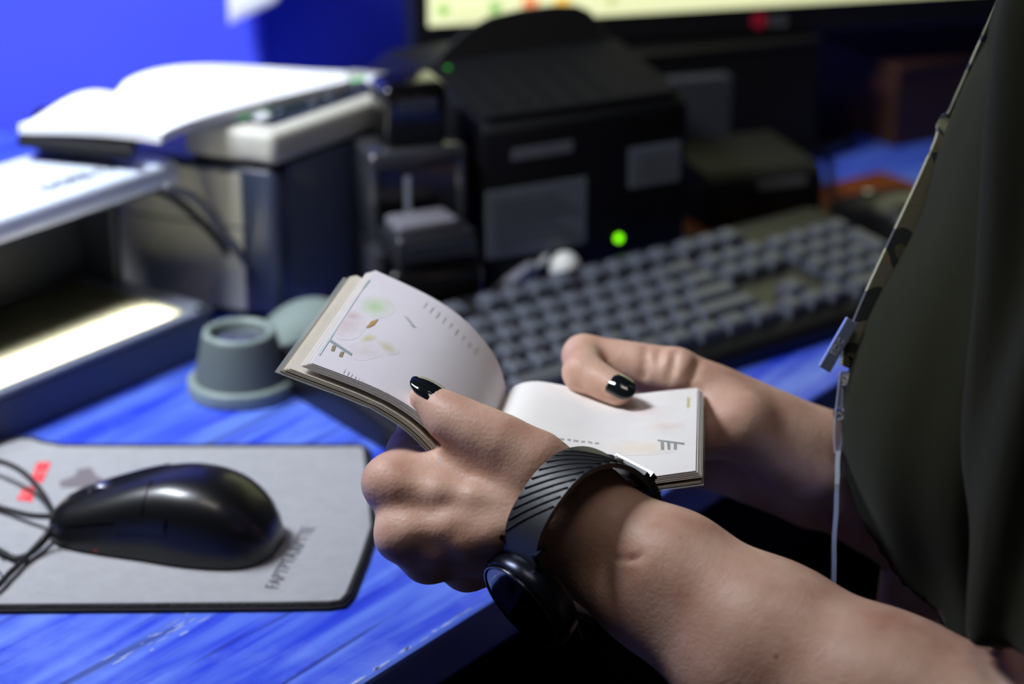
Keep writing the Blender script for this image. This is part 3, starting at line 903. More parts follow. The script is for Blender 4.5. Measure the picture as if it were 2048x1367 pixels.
# monitor ------------------------------------------------------------
MY = math.radians(14)
MZ = .125
sbl = G(858, 53, DESK + MZ)
mu_ = Vector((math.cos(MY), math.sin(MY), 0)); mv_ = Vector((-math.sin(MY), math.cos(MY), 0))
SW, SH = .525, .295
mc_ = sbl + mu_ * (SW / 2) + mv_ * .03
mon = thing('monitor', 'black framed computer monitor with pale yellow screen behind the printer', 'monitor', (mc_.x, mc_.y, DESK), MY)
bz = .012
obj('housing', box(-SW / 2 - bz, SW / 2 + bz, -.028, .012, MZ - .024, MZ + SH + bz, .003, 2), black_pl, mon)
sc_m = mat('screen_glow', (222, 226, 176), .4, var=.03, vscale=6, emit=(226, 229, 178), estr=.95)
scr = obj('screen', box(-SW / 2, SW / 2, -.0295, -.027, MZ, MZ + SH), sc_m, mon)
def icon(px, py, w, h, rgb, nm='icon'):
    # position on the screen plane from the photograph
    d = FW + RT * ((px - 1024) / FPX) - UP * ((py - 683.5) / FPX)
    n_ = -mv_; p0 = mon.location - mv_ * .0295
    t = (p0 - CAMP).dot(n_) / d.dot(n_)
    q = CAMP + d * t - mon.location
    x = q.dot(mu_); z = q.z
    obj(nm, box(x - w / 2, x + w / 2, -.0302, -.0294, z - h / 2, z + h / 2), mat('icon_%d_%d_%d' % rgb, rgb, .4, emit=rgb, estr=.8), scr)
icon(886, 20, .008, .007, (150, 196, 90)); icon(990, 16, .008, .007, (110, 176, 80)); icon(1060, 4, .012, .007, (236, 120, 70)); icon(1124, 3, .012, .007, (244, 196, 90)); icon(1222, 0, .006, .006, (190, 190, 120))
icon(940, 24, .028, .001, (200, 200, 160), 'text_line'); icon(938, 30, .03, .001, (200, 200, 160), 'text_line')
def bez(px, py):
    d = FW + RT * ((px - 1024) / FPX) - UP * ((py - 683.5) / FPX)
    p0 = mon.location - mv_ * .0285
    t = (p0 - CAMP).dot(mv_) / d.dot(mv_)
    q = CAMP + d * t - mon.location
    return q.dot(mu_), q.z
lx, lz = bez(1518, 41)
obj('red_badge', xf(lathe([(.0062, 0), (.0062, .0008)], 24), Matrix.Translation((lx, -.0282, lz)) @ Matrix.Rotation(math.radians(90), 4, 'X')), mat('badge_red', (190, 30, 60), .4), mon)
lx, lz = bez(1556, 42)
obj('lettering', xf(text_vf('LG', .0125, .0003), Matrix.Translation((lx, -.0284, lz)) @ Matrix.Rotation(math.radians(90), 4, 'X')), mat('badge_grey', (130, 132, 136), .4), mon)
obj('stand_neck', join(box(-.022, .022, -.012, .004, .015, MZ, .006, 3)), mat('stand_grey', (70, 76, 72), .3), mon, True, auto=40)
bs = [(.10 * math.cos(2 * math.pi * k / 40), .01 + .065 * math.sin(2 * math.pi * k / 40)) for k in range(40)]
obj('stand_base', prism(bs, 0, .014, .004, 2), black_gloss, mon, True, auto=40)

# second black box to the right, grey folder, right mouse, brown tray
cr = thing('card_reader', 'low black card reader with pale lettering strip right of the printer', 'card reader', G(1415, 470), math.radians(20))
obj('body', profx([(0, 0), (.09, 0), (.09, .046), (.01, .044), (0, .038)], 0, .092, .003, 2), black_matte, cr, True, auto=30)
obj('front_slot', box(.01, .082, -.0006, .002, .014, .018), black_gloss, cr)
obj('nameplate', box(.038, .078, -.0008, .001, .030, .036), mat('nameplate_dim', (96, 98, 100), .5, var=.4, vscale=400), cr)
gf = thing('grey_folder', 'grey folder standing upright between the printer and the monitor stand', 'folder', G(1330, 385), math.radians(16))
obj('front_board', box(0, .052, 0, .003, 0, .088, .001), mat('folder_grey', (54, 56, 66), .6), gf)
obj('sheets', box(.002, .050, .003, .010, .002, .085), paper_w, gf)
obj('back_board', box(0, .052, .010, .013, 0, .088, .001), mat('folder_grey', (54, 56, 66), .6), gf)

fb = thing('added_dark_box', 'added plain black box hiding the lit panel under the monitor', 'box', G(1262, 372), math.radians(20))  # added box, covers the brightly lit back panel so this area stays dark
obj('body', box(0, .165, .012, .075, 0, .094, .002), black_matte, fb)
obj('lid', box(-.001, .166, .011, .076, .094, .1, .001), black_pl, fb)

bp_ = thing('mouse_pad', 'brown leather mouse pad beyond the right end of the keyboard', 'mouse pad', G(1690, 452), math.radians(36))
obj('leather_top', box(-.11, .11, -.075, .075, 0, .003, .001), mat('brown_leather', (120, 60, 22), .4, var=.2, bump=.2), bp_)
rm = build_mouse('computer_mouse', 'black mouse on the brown pad beside the person', (1690, 432), math.radians(-62), mouse_gl, mouse_gl, DESK + .0032)
q0 = G(1690, 432, DESK + .012)
obj('cable', tube(spline([q0, G(1668, 400, DESK + .006), G(1655, 330, DESK + .004), G(1650, 230, DESK + .003), G(1640, 180, DESK + .003)], 8), .0017, 8), MATS['black_cable'], rm, True, world=True)
wb = thing('wooden_box', 'low brown wooden box at the dark back of the desk', 'box', G(1905, 205), math.radians(30))
obj('body', join(box(-.13, .13, -.08, -.072, 0, .06), box(-.13, .13, .072, .08, 0, .06), box(-.13, -.122, -.072, .072, 0, .06), box(.122, .13, -.072, .072, 0, .06), box(-.122, .122, -.072, .072, 0, .006)), mat('brown_wood', (70, 42, 26), .5, var=.3, vscale=20, stretch=(1, 8, 8)), wb)
obj('lid', box(-.132, .132, -.082, .082, .06, .068, .002), MATS['brown_wood'], wb)

# curled note pinned to the panel by the corner
nc = P(480, -20, 1.0); 
note = thing('paper_note', 'white paper note pinned to the blue panel corner above the booklet', 'note', (CORN.x + .0, CORN.y - .016, 1.03))
rows = []
V, F = [], []
npx = [(455, -260), (640, -260), (458, 50), (556, 2)]
def plane_pt(px, py, yy):
    d = FW + RT * ((px - 1024) / FPX) - UP * ((py - 683.5) / FPX)
    return CAMP + d * ((yy - CAMP.y) / d.y)
N_ = 10
for j in range(N_ + 1):
    for i in range(N_ + 1):
        s, t = i / N_, j / N_
        a = Vector(npx[0]).lerp(Vector(npx[1]), s); b = Vector(npx[2]).lerp(Vector(npx[3]), s)
        p = a.lerp(b, t)
        cur = .030 * t * t * (1 - .3 * s)
        V.append(plane_pt(p.x, p.y, CORN.y - .017 - cur))
for j in range(N_):
    for i in range(N_):
        a = j * (N_ + 1) + i
        F.append((a, a + 1, a + N_ + 2, a + N_ + 1))
sh = obj('sheet', (V, F), paper_w, note, True, world=True)
md = sh.modifiers.new('solid', 'SOLIDIFY'); md.thickness = .0006
obj('pin', xf(lathe([(.004, -.006), (.004, 0), (.006, .001), (.006, .003)], 16), Matrix.Rotation(math.radians(90), 4, 'X')), mat('red_ink', (222, 62, 70), .8), note, world=False).location = plane_pt(500, -245, CORN.y - .018) - note.location

# lamps ---------------------------------------------------------------
lp = thing('desk_lamp', 'white swing-arm desk lamp standing by the blue panel out of frame', 'lamp', (-0.95, 1.62, DESK))
obj('base', lathe([(.08, 0), (.08, .012), (.07, .018), (.012, .022)], 40), white_pl, lp, True, auto=40)
ah = LAMP - lp.location
obj('arm', tube([(0, 0, .02), (0, 0, .80), (ah.x * .5, ah.y * .5, ah.z + .10), (ah.x, ah.y, ah.z + .03)], .008, 12), white_pl, lp, True)
q = (LAMP_AIM - LAMP).to_track_quat('-Z', 'Y').to_matrix().to_4x4()
hv = box(-.265, .265, -.095, .095, .006, .030, .006)
obj('shade', xf(hv, Matrix.Translation(ah) @ q), white_pl, lp)
obj('diffuser', xf(box(-.25, .25, -.08, .08, .001, .005), Matrix.Translation(ah) @ q), mat('diffuser', (250, 250, 255), .5, emit=(235, 242, 255), estr=6), lp)
cl = thing('ceiling_lamp', 'square white ceiling lamp panel above the booth', 'lamp', (CEIL.x, CEIL.y, CEIL.z + .004))
obj('panel', box(-.31, .31, -.31, .31, .004, .05, .004), white_pl, cl)
obj('rod', box(-.01, .01, -.01, .01, .05, .15), white_pl, cl)
ce = obj('ceiling', box(-3, 3, -2, 5, 2.654, 2.70), mat('ceiling_dark', (90, 88, 86), .8), None)
tag(ce, 'dim grey ceiling above the booth', None, kind='structure')
# ================================================================== passport
DF = 1.07
K_ = DF / FPX
RP = [(1012, 795), (1018, 781), (1036, 768), (1066, 762), (1100, 765), (1150, 775), (1200, 785), (1260, 788), (1330, 781), (1395, 775)]
LP = [(1012, 795), (1009, 762), (988, 708), (932, 642), (860, 592), (750, 540)]
def prof(pts, n):
    q = spline([((x - 1024) * K_, -(y - 683.5) * K_, 0) for x, y in pts], 12)
    d = [0]
    for i in range(1, len(q)): d.append(d[-1] + (q[i] - q[i - 1]).length)
    out = []
    for k in range(n + 1):
        s = d[-1] * k / n
        i = max(j for j in range(len(d)) if d[j] <= s + 1e-9); i = min(i, len(q) - 2)
        t = (s - d[i]) / max(d[i + 1] - d[i], 1e-9)
        out.append(q[i].lerp(q[i + 1], t))
    return out, d[-1]
NU, NV = 26, 14
PRF = {'R': prof(RP, NU), 'L': prof(LP, NU)}
TR = {'R': Vector((.087, .264, .960)), 'L': Vector((.164, .348, .923))}
TS = Vector((.125, .305, .944))
PHT = 0.125
def page_pt(side, u, v, off=0.0, ext=0.0):
    """u spine->edge, v far->near; off: metres away from the reader"""
    pts, L = PRF[side]
    x = min(u, 1.0) * NU; i = min(int(x), NU - 1)
    p = pts[i].lerp(pts[i + 1], x - i)
    tg = (pts[min(i + 2, NU)] - pts[max(i - 1, 0)]).normalized()
    n = Vector((-tg.y, tg.x, 0)) if side == 'L' else Vector((tg.y, -tg.x, 0))   # away from the reader
    p = p + n * (off * min(1, u * 6)) + tg * (ext * u)
    t = TS.lerp(TR[side], u)
    return CW(p.x - t.x * PHT * v, p.y - t.y * PHT * v, DF - t.z * PHT * v)
def sheet(side, off, ext, th, vext=0.0, droop=0.0):
    V, F = [], []
    for i in range(NU + 1):
        for j in range(NV + 1):
            u, v = i / NU, -vext + (1 + 2 * vext) * j / NV
            o = off + droop * u * u * v
            V.append(tuple(page_pt(side, u, v, o, ext))); V.append(tuple(page_pt(side, u, v, o + th, ext)))
    w = (NV + 1) * 2
    for i in range(NU):
        for j in range(NV):
            a = i * w + j * 2
            F += [(a, a + 2, a + w + 2, a + w), (a + 1, a + w + 1, a + w + 3, a + 3)]
    for i in range(NU):
        a = i * w; b = a + NV * 2
        F += [(a, a + w, a + w + 1, a + 1), (b, b + 1, b + w + 1, b + w)]
    for j in range(NV):
        a = j * 2; b = NU * w + j * 2
        F += [(a, a + 1, a + 3, a + 2), (b, b + 2, b + 3, b + 1)]
    return V, F
pp0 = page_pt('R', 0, .5)
pas = thing('passport', 'open passport booklet with pale printed pages held in both hands', 'passport', pp0)
pg_m = mat('passport_page', (232, 226, 232), .7, var=.04, vscale=60)
pg_m2 = mat('passport_page_edge', (214, 206, 190), .7, var=.1, vscale=90)
plast = mat('clear_plastic_cover', (196, 200, 196), .12, alpha=.35, coat=.5)
cover_m = mat('passport_cover', (150, 140, 126), .5)
obj('page', sheet('L', 0, 0, .0002), pg_m, pas, True, world=True, auto=40)
obj('page', sheet('R', 0, 0, .0002), mat('passport_page_cream', (240, 236, 230), .7, var=.05, vscale=60), pas, True, world=True, auto=40)
for k in range(5):
    obj('page', sheet('L', .0006 + .0006 * k, .0006 + .0007 * k, .0003), pg_m2 if k % 2 else pg_m, pas, True, world=True, auto=40)
for k in range(3):
    obj('page', sheet('L', .0060 + .0007 * k, .0075 + .0010 * k, .0003), pg_m2, pas, True, world=True, auto=40)
obj('cover', sheet('L', .0084, .0105, .0008), cover_m, pas, True, world=True, auto=40)
obj('plastic_sleeve', sheet('L', .0096, .0125, .0003, .006), plast, pas, True, world=True, auto=40)
for k in range(4):
    obj('page', sheet('R', .0007 + .0007 * k, .0008 + .0006 * k, .0003), pg_m2 if k % 2 else pg_m, pas, True, world=True, auto=40)
obj('cover', sheet('R', .0046, .002, .0009), cover_m, pas, True, world=True, auto=40)
obj('plastic_sleeve', sheet('R', .0060, .003, .0003, .006), plast, pas, True, world=True, auto=40)
# printed marks, mapped from the photograph onto the paper
def to_px(p):
    d = p - CAMP
    f = d.dot(FW)
    return 1024 + d.dot(RT) / f * FPX, 683.5 - d.dot(UP) / f * FPX
GRID = {}
for sd in 'LR':
    uv = [(i / 80, j / 60) for i in range(81) for j in range(61)]
    GRID[sd] = (uv, np.array([to_px(page_pt(sd, u, v)) for u, v in uv]))
def uv_of(sd, x, y):
    uv, g = GRID[sd]
    w = ((g - np.array((x, y))) ** 2).sum(1)
    ii = np.argsort(w)[:4]; ww = 1 / (w[ii] + 1e-6); ww /= ww.sum()
    return sum(uv[i][0] * k for i, k in zip(ii, ww)), sum(uv[i][1] * k for i, k in zip(ii, ww))
def mark(sd, pts, rgb, name='printed_mark', off=-.0002):
    q = [uv_of(sd, x, y) for x, y in pts]
    V = [tuple(page_pt(sd, u, v, off)) for u, v in q]
    c = sum((Vector(p) for p in V), Vector()) / len(V)
    n = len(V)
    fs = [(i, (i + 1) % n, n) for i in range(n)]
    if n >= 12:
        cx_ = sum(a[0] for a in pts) / n; cy_ = sum(a[1] for a in pts) / n
        V, fs = [], []
        for ff in (1, .75, .5, .25):
            V += [tuple(page_pt(sd, *uv_of(sd, cx_ + (x - cx_) * ff, cy_ + (y - cy_) * ff), off)) for x, y in pts]
        for k in range(3):
            fs += [(k * n + i, k * n + (i + 1) % n, (k + 1) * n + (i + 1) % n, (k + 1) * n + i) for i in range(n)]
        fs.append(tuple(3 * n + i for i in range(n)))
    else:
        V.append(tuple(c))
    obj(name, (V, fs), mat('ink_%d_%d_%d' % rgb, rgb, .75, var=.10, vscale=120), pas, world=True)
def soft(sd, cx, cy, rx, ry, rgb, page, rot=0, n=5):
    for k in range(n):
        f = 1 - k / n
        c = tuple(int(page[i] + (rgb[i] - page[i]) * ((k + 1) / n) ** 1.3) for i in range(3))
        mark(sd, blob(cx, cy, rx * f, ry * f, 16, .10, rot), c, 'printed_mark', -.00005 - .00002 * k)
def blob(cx, cy, rx, ry, n=14, j=.12, rot=0):
    out = []
    for k in range(n):
        a = 2 * math.pi * k / n; r = 1 + random.uniform(-j, j)
        x, y = rx * r * math.cos(a), ry * r * math.sin(a)
        out.append((cx + x * math.cos(rot) - y * math.sin(rot), cy + x * math.sin(rot) + y * math.cos(rot)))
    return out
PGL = (232, 226, 232); PGR = (240, 236, 230)
soft('L', 750, 613, 38, 24, (196, 220, 178), PGL)
soft('L', 690, 650, 40, 30, (222, 206, 208), PGL); soft('L', 705, 632, 24, 12, (218, 196, 196), PGL)
mark('L', [(731, 655), (742, 643), (757, 638), (748, 650), (736, 655)], (192, 150, 96))
soft('L', 736, 676, 18, 8, (216, 208, 160), PGL, -.3); soft('L', 774, 694, 26, 12, (212, 202, 176), PGL, .5); soft('L', 730, 700, 40, 20, (226, 216, 216), PGL)
mark('L', [(808, 632), (816, 636), (832, 655), (822, 652)], (182, 186, 188))
for x0, y0, x1, y1, w in ((736, 556, 716, 582, 9), (712, 588, 700, 598, 10), (690, 608, 682, 622, 9)):
    mark('L', [(x0 - w * .8, y0), (x0 + w * .5, y0 + 4), (x1 + w * .5, y1 + 3), (x1 - w * .8, y1)], (150, 186, 174))
mark('L', [(738, 554), (731, 552), (632, 706), (640, 711)], (212, 222, 224), 'edge_band')
mark('L', [(656, 676), (704, 707), (702, 711), (654, 680)], (150, 166, 166))
mark('L', [(665, 691), (672, 692), (668, 702), (661, 701)], (150, 138, 108)); mark('L', [(681, 703), (688, 704), (684, 714), (677, 713)], (150, 138, 108))
for k in range(9):
    x, y = 852 + k * 12.5, 604 + k * 9.2 + k * k * .28
    mark('L', [(x, y), (x + 2.5, y + 1), (x - 5, y + 12), (x - 7, y + 11)], (214, 206, 212))
for k in range(7):
    x, y = 772 + k * 6.5, 785 + k * 4.2
    mark('L', [(x, y), (x + 4, y + 2.5), (x + 3, y + 6), (x - 1, y + 3.5)], (168, 162, 172))
for k in range(12):
    x, y = 690 + k * 7, 738 + k * 4.6
    mark('L', [(x, y), (x + 1.5, y + 1), (x - 3, y + 9), (x - 4.5, y + 8)], (212, 204, 208))
soft('R', 1290, 822, 60, 14, (234, 218, 216), PGR); soft('R', 1330, 852, 46, 14, (236, 218, 210), PGR); soft('R', 1280, 895, 85, 16, (240, 228, 208), PGR)
for x in (1322, 1334, 1348):
    mark('R', [(x, 884), (x + 6, 885), (x + 6, 900), (x, 899)], (150, 154, 152))
mark('R', [(1314, 879), (1368, 886), (1368, 889), (1314, 882)], (150, 156, 158))
mark('R', [(1374, 795), (1379, 795), (1378, 815), (1373, 815)], (206, 196, 136))
for k in range(6):
    x, y = 1120 + k * 14, 876 + k * 1.6
    mark('R', [(x, y), (x + 8, y + 1), (x + 7, y + 4), (x - 1, y + 3)], (186, 180, 178))

# ================================================================== person
sL = P(2300, 100, .85)
fv = Vector((-.93, .37, 0)).normalized(); lv = Vector((0, 0, 1)).cross(fv)     # lv = person's left
pc = sL - lv * .185
def PC(l, f, z):
    q = Vector((pc.x, pc.y, 0)) + lv * l + fv * f
    return Vector((q.x, q.y, z))
person = thing('person', 'person in olive t-shirt leafing through the open passport with both hands', 'person', (pc.x, pc.y, 0), math.atan2(fv.y, fv.x))
SKIN = mat_skin()

class Limb:
    def __init__(self): self.c = []
    def cone(self, a, b, r1, r2, k=.012): self.c.append((a, b, r1, r2, k))
    def chain(self, pts, k=.008):
        for (a, r1), (b, r2) in zip(pts, pts[1:]): self.cone(a, b, r1, r2, k)
    def bounds(self, m=.01):
        lo = [min(min(c[0][i] - c[2], c[1][i] - c[3]) for c in self.c) - m for i in range(3)]
        hi = [max(max(c[0][i] + c[2], c[1][i] + c[3]) for c in self.c) + m for i in range(3)]
        return lo, hi
    def field(self, h):
        lo, hi = self.bounds()
        F = Field(lo, hi, h)
        for a, b, r1, r2, k in self.c:
            # evaluate only near the cone
            m = .035
            l2 = [min(a[i] - r1, b[i] - r2) - m for i in range(3)]; h2 = [max(a[i] + r1, b[i] + r2) + m for i in range(3)]
            i0 = [max(int((l2[i] - F.lo[i]) / h), 0) for i in range(3)]; i1 = [min(int((h2[i] - F.lo[i]) / h) + 2, F.n[i]) for i in range(3)]
            sl = tuple(slice(i0[i], i1[i]) for i in range(3))
            S = Field.__new__(Field)
            S.X = F.X[sl[0]]; S.Y = F.Y[:, sl[1]]; S.Z = F.Z[:, :, sl[2]]
            e = S.cone(a, b, r1, r2)
            F.d[sl] = smin(F.d[sl], e, k)
        return F

# ---- left arm and hand (near) --------------------------------------
La = Limb()
iM, mM, rM, kM = P(795, 966, .956), P(820, 1062, .950), P(868, 1098, .958), P(940, 1118, .974)
La.cone(P(1178, 992, .947), iM, .0140, .0128, .010)
La.cone(P(1153, 1024, .942), mM, .0158, .0128, .010)
La.cone(P(1128, 1067, .946), rM, .0155, .0120, .010)
La.cone(P(1100, 1104, .958), kM, .0140, .0110, .010)
La.cone(P(1110, 1020, .962), P(890, 1000, .968), .0170, .0150, .010)
La.cone(iM, mM, .0095, .0095, .008); La.cone(mM, rM, .0095, .0095, .008); La.cone(rM, kM, .009, .009, .008)
for c_, off_ in ((iM, (-26, -2)), (mM, (-24, 10)), (rM, (-16, 22)), (kM, (-8, 20))):      # knuckle heads
    q_ = c_ - FW * .004 + RT * (off_[0] * .000215) - UP * (off_[1] * .000215)
    La.cone(q_, q_ + FW * .004, .0092, .0092, .006)
thumb = [(P(1140, 985, .946), .0145), (P(1070, 928, .943), .0128), (P(1000, 886, .944), .0108), (P(948, 860, .947), .0094), (P(902, 838, .951), .0088), (P(852, 795, .957), .0073)]
La.chain(thumb, .009)
La.cone(P(1040, 965, .950), P(885, 908, .962), .0160, .0095, .010)
La.chain([(iM, .0122), (P(822, 902, .984), .0098), (P(838, 858, 1.004), .0088), (P(868, 822, 1.010), .0076)], .005)
La.chain([(mM, .0122), (P(838, 985, 1.000), .0098), (P(866, 900, 1.026), .0088), (P(900, 860, 1.028), .0076)], .004)
La.chain([(rM, .0115), (P(880, 1015, 1.020), .0094), (P(910, 930, 1.045), .0084), (P(940, 890, 1.044), .0072)], .004)
La.chain([(kM, .0105), (P(950, 1050, 1.025), .0084), (P(970, 975, 1.050), .0074), (P(990, 930, 1.052), .0064)], .004)
ulA, raA = P(1122, 1085, .962), P(1170, 1014, .950)
La.chain([(raA, .0164), (P(1345, 1138, .930), .0236), (P(1540, 1272, .912), .0300), (P(1765, 1402, .890), .0350), (P(2210, 1600, .850), .0400)], .010)
La.chain([(ulA, .0165), (P(1305, 1192, .938), .0215), (P(1500, 1330, .918), .0285), (P(1745, 1440, .900), .0340), (P(2210, 1610, .855), .0400)], .010)
elbL = P(2225, 1600, .850)
La.chain([(elbL, .040), (elbL.lerp(sL, .45), .043)], .010)
FL_ = La.field(.0017)
def groove(F, a, b, r, k=.002):
    F.cut(F.cone(a, b, r, r), k)
def on_surface(F, px, py):
    lo_, hi_ = .9, 1.2
    d_ = lo_
    while d_ < hi_:
        q = P(px, py, d_); ii = [int(round((q[i] - F.lo[i]) / F.h)) for i in range(3)]
        if all(0 <= ii[i] < F.n[i] for i in range(3)) and F.d[tuple(ii)] < 0: return q
        d_ += .0008
    return None
# tendons on the back of the hand, then thin skin creases
for c_ in ((812, 975), (838, 1062), (882, 1104)):
    for t0, t1 in ((-.04, .22), (.22, .45), (.45, .7)):
        a_ = on_surface(FL_, c_[0] + (1120 - c_[0]) * t0, c_[1] + (1030 - c_[1]) * t0)
        b_ = on_surface(FL_, c_[0] + (1120 - c_[0]) * t1, c_[1] + (1030 - c_[1]) * t1)
        if a_ and b_: FL_.add(FL_.cone(a_ + FW * .0030, b_ + FW * .0032, .0034, .0034 - .0006 * t1), .009)
for ln in ([(1236, 1116), (1262, 1119), (1286, 1112)],):
    q = [on_surface(FL_, *c_) for c_ in ln]
    q = [c_ for c_ in q if c_ is not None]
    for a_, b_ in zip(q, q[1:]):
        groove(FL_, a_, b_, .0006, .002)
# web fold between thumb and index finger
groove(FL_, P(848, 886, .956), P(900, 876, .950), .0020, .006)
meshL = FL_.mesh()

# ---- right arm and hand (far) --------------------------------------
Ra = Limb()
jM, nM, oM, qM = P(1350, 746, 1.086), P(1352, 800, 1.104), P(1375, 858, 1.120), P(1415, 930, 1.130)
Ra.cone(P(1645, 886, 1.098), jM, .0165, .0122, .012)
Ra.cone(P(1640, 922, 1.106), nM, .0165, .0125, .010)
Ra.cone(P(1632, 957, 1.112), oM, .0165, .0120, .010)
Ra.cone(P(1622, 990, 1.118), qM, .0160, .0115, .010)
Ra.chain([(P(1605, 930, 1.090), .0175), (P(1478, 850, 1.074), .0145), (P(1390, 872, 1.072), .0100), (P(1315, 868, 1.068), .0078)], .010)
Ra.cone(P(1570, 900, 1.096), P(1430, 812, 1.086), .0170, .0130, .012)
idx = [(jM, .0125), (P(1168, 712, 1.098), .0106), (P(1166, 744, 1.066), .0096), (P(1236, 780, 1.052), .0076)]
Ra.chain(idx, .003)
Ra.chain([(nM, .0122), (P(1225, 822, 1.128), .0100), (P(1190, 860, 1.112), .0090), (P(1240, 885, 1.090), .0078)], .004)
Ra.chain([(oM, .0118), (P(1250, 880, 1.140), .0096), (P(1215, 905, 1.120), .0086), (P(1262, 925, 1.096), .0074)], .004)
Ra.chain([(qM, .0110), (P(1300, 945, 1.140), .0086), (P(1265, 960, 1.122), .0076), (P(1300, 970, 1.100), .0066)], .004)
sR = PC(-.185, 0, 1.07)
elbR = P(2010, 1130, 1.130)
Ra.chain([(P(1640, 912, 1.104), .0195), (P(1760, 985, 1.110), .0245), (P(1880, 1050, 1.120), .0310), (elbR, .0370)], .010)
Ra.chain([(P(1632, 965, 1.116), .0185), (P(1750, 1005, 1.122), .0225), (P(1880, 1062, 1.126), .0290), (elbR, .0370)], .010)
Ra.chain([(elbR, .037), (elbR.lerp(sR, .45), .043)], .010)
FR_ = Ra.field(.0019)
for ln in ([(1293, 690), (1290, 720), (1288, 750)], [(1352, 706), (1345, 735), (1338, 762)], [(1398, 720), (1384, 748), (1374, 770)], [(1318, 698), (1316, 725)]):
    q = [on_surface(FR_, *c_) for c_ in ln]
    q = [c_ for c_ in q if c_ is not None]
    for a_, b_ in zip(q, q[1:]):
        groove(FR_, a_, b_, .0011, .003)
meshR = FR_.mesh()

# ---- trunk, head and legs (mostly under clothing) -------------------
def trunk_field(h, grow, parts, bnd=None):
    lo = PC(0, 0, 0); F = Field(*(bnd or ((pc.x - .75, pc.y - .55, -.01), (pc.x + .55, pc.y + .60, 1.62))), h)
    R = [lv, fv, Vector((0, 0, 1))]
    e = lambda c, r: F.ell(PC(*c), tuple(q + grow for q in r), R)
    if 'torso' in parts:
        F.add(e((0, -.005, .93), (.150, .098, .19)), .05)
        F.add(e((0, .022, .900), (.105, .075, .105)), .05)
        F.add(e((0, .018, .70), (.144, .106, .20)), .06)
        F.add(e((0, -.015, .55), (.175, .120, .10)), .06)
        F.add(F.cone(PC(-.135, -.015, 1.06), PC(.135, -.015, 1.06), .055 + grow, .055 + grow), .05)
        for sd in (-1, 1):
            F.add(e((sd * .070, .068, .852), (.062, .057, .069)), .04)
    if 'arms' in parts:
        F.add(F.cone(sL, elbL, .047 + grow, .039 + grow), .03)
        F.add(F.cone(sR, elbR, .047 + grow, .037 + grow), .03)
    if 'arms0' in parts:      # the same shoulder and hip blends as the body, so cloth always lies outside skin
        F.add(F.cone(sL, sL.lerp(elbL, .7), .043 + grow, .039 + grow), .03)
        F.add(F.cone(sR, sR.lerp(elbR, .7), .047 + grow, .041 + grow), .03)
        for sd in (-1, 1):
            F.add(F.cone(PC(sd * .085, .0, .545), PC(sd * .12, .43, .53), .082 + grow, .060 + grow), .04)
    if 'neck' in parts:
        F.add(F.cone(PC(0, -.012, 1.07), PC(0, .022, 1.22), .053 + grow, .050 + grow), .03)
    if 'legs' in parts:
        for sd in (-1, 1):
            hip, kn, an = PC(sd * .085, .0, .545), PC(sd * .12, .43, .53), PC(sd * .12, .40, .09)
            F.add(F.cone(hip, kn, .082 + grow, .060 + grow), .04)
            F.add(F.cone(kn, an, .056 + grow, .036 + grow), .03)
    if 'feet' in parts:
        for sd in (-1, 1):
            F.add(F.cone(PC(sd * .12, .39, .045), PC(sd * .125, .54, .035), .040 + grow, .030 + grow), .02)
    if 'head' in parts:
        F.add(e((0, .028, 1.335), (.073, .092, .098)), .02)
        F.add(e((0, .070, 1.262), (.052, .055, .055)), .035)
        F.add(F.cone(PC(0, .118, 1.325), PC(0, .137, 1.290), .009, .013), .012)
        for sd in (-1, 1):
            F.cut(-0 + F.ell(PC(sd * .032, .122, 1.328), (.014, .014, .011), R), .012)
            F.add(F.cone(PC(sd * .074, .012, 1.345), PC(sd * .074, .016, 1.300), .013, .009), .006)
        F.add(F.cone(PC(-.018, .116, 1.252), PC(.018, .116, 1.252), .007, .007), .006)
        F.cut(F.cone(PC(-.02, .124, 1.253), PC(.02, .124, 1.253), .0022, .0022), .003)
    return F
body = trunk_field(.008, 0.0, ('torso', 'arms', 'neck', 'legs', 'feet', 'head'))
obj('body', jmesh(meshL, meshR, body.mesh()), SKIN, person, True, world=True)

# t-shirt: offset of the trunk, cut at waist, neckline and sleeve hems, hollow at the openings
SHIRT = mat_cloth('olive_knit', (36, 38, 23), 1500)
sh_ = trunk_field(.0043, .0085, ('torso', 'arms0'), ((pc.x - .30, pc.y - .34, .58), (pc.x + .30, pc.y + .34, 1.17)))
def sleeve(F, s, e, t, r0, r1):
    F.add(F.cone(s, s.lerp(e, t), r0, r1), .04)
sleeve(sh_, sL, elbL, .80, .054, .053); sleeve(sh_, sR, elbR, .80, .058, .054)
# cloth folds
fx_ = sh_.X; fy_ = sh_.Y; fz_ = sh_.Z
fold = np.sin((fx_ * .55 - fy_ * .45) * 230 + np.sin(fz_ * 17) * 1.6 + fz_ * 9) * .0022 + np.sin((fx_ + fy_) * 62 + fz_ * 30) * .0012
front = np.clip(((fx_ - pc.x) * fv.x + (fy_ - pc.y) * fv.y - .02) / .05, 0, 1)
side_l = np.clip(((fx_ - pc.x) * lv.x + (fy_ - pc.y) * lv.y - .11) / .04, 0, 1)
sh_.d = sh_.d + fold * (1 - .75 * front) * (1 + 1.3 * side_l)
dL = (elbL - sL).normalized(); dR = (elbR - sR).normalized()
hemL = sL.lerp(elbL, .80); hemR = sR.lerp(elbR, .80)
nearL = sh_.cone(sL.lerp(elbL, .5), elbL + dL * .06, .10, .10)
sh_.d = np.maximum(sh_.d, -np.maximum(-sh_.plane(hemL, dL), nearL))
nearR = sh_.cone(sR.lerp(elbR, .5), elbR + dR * .06, .10, .10)
sh_.d = np.maximum(sh_.d, -np.maximum(-sh_.plane(hemR, dR), nearR))
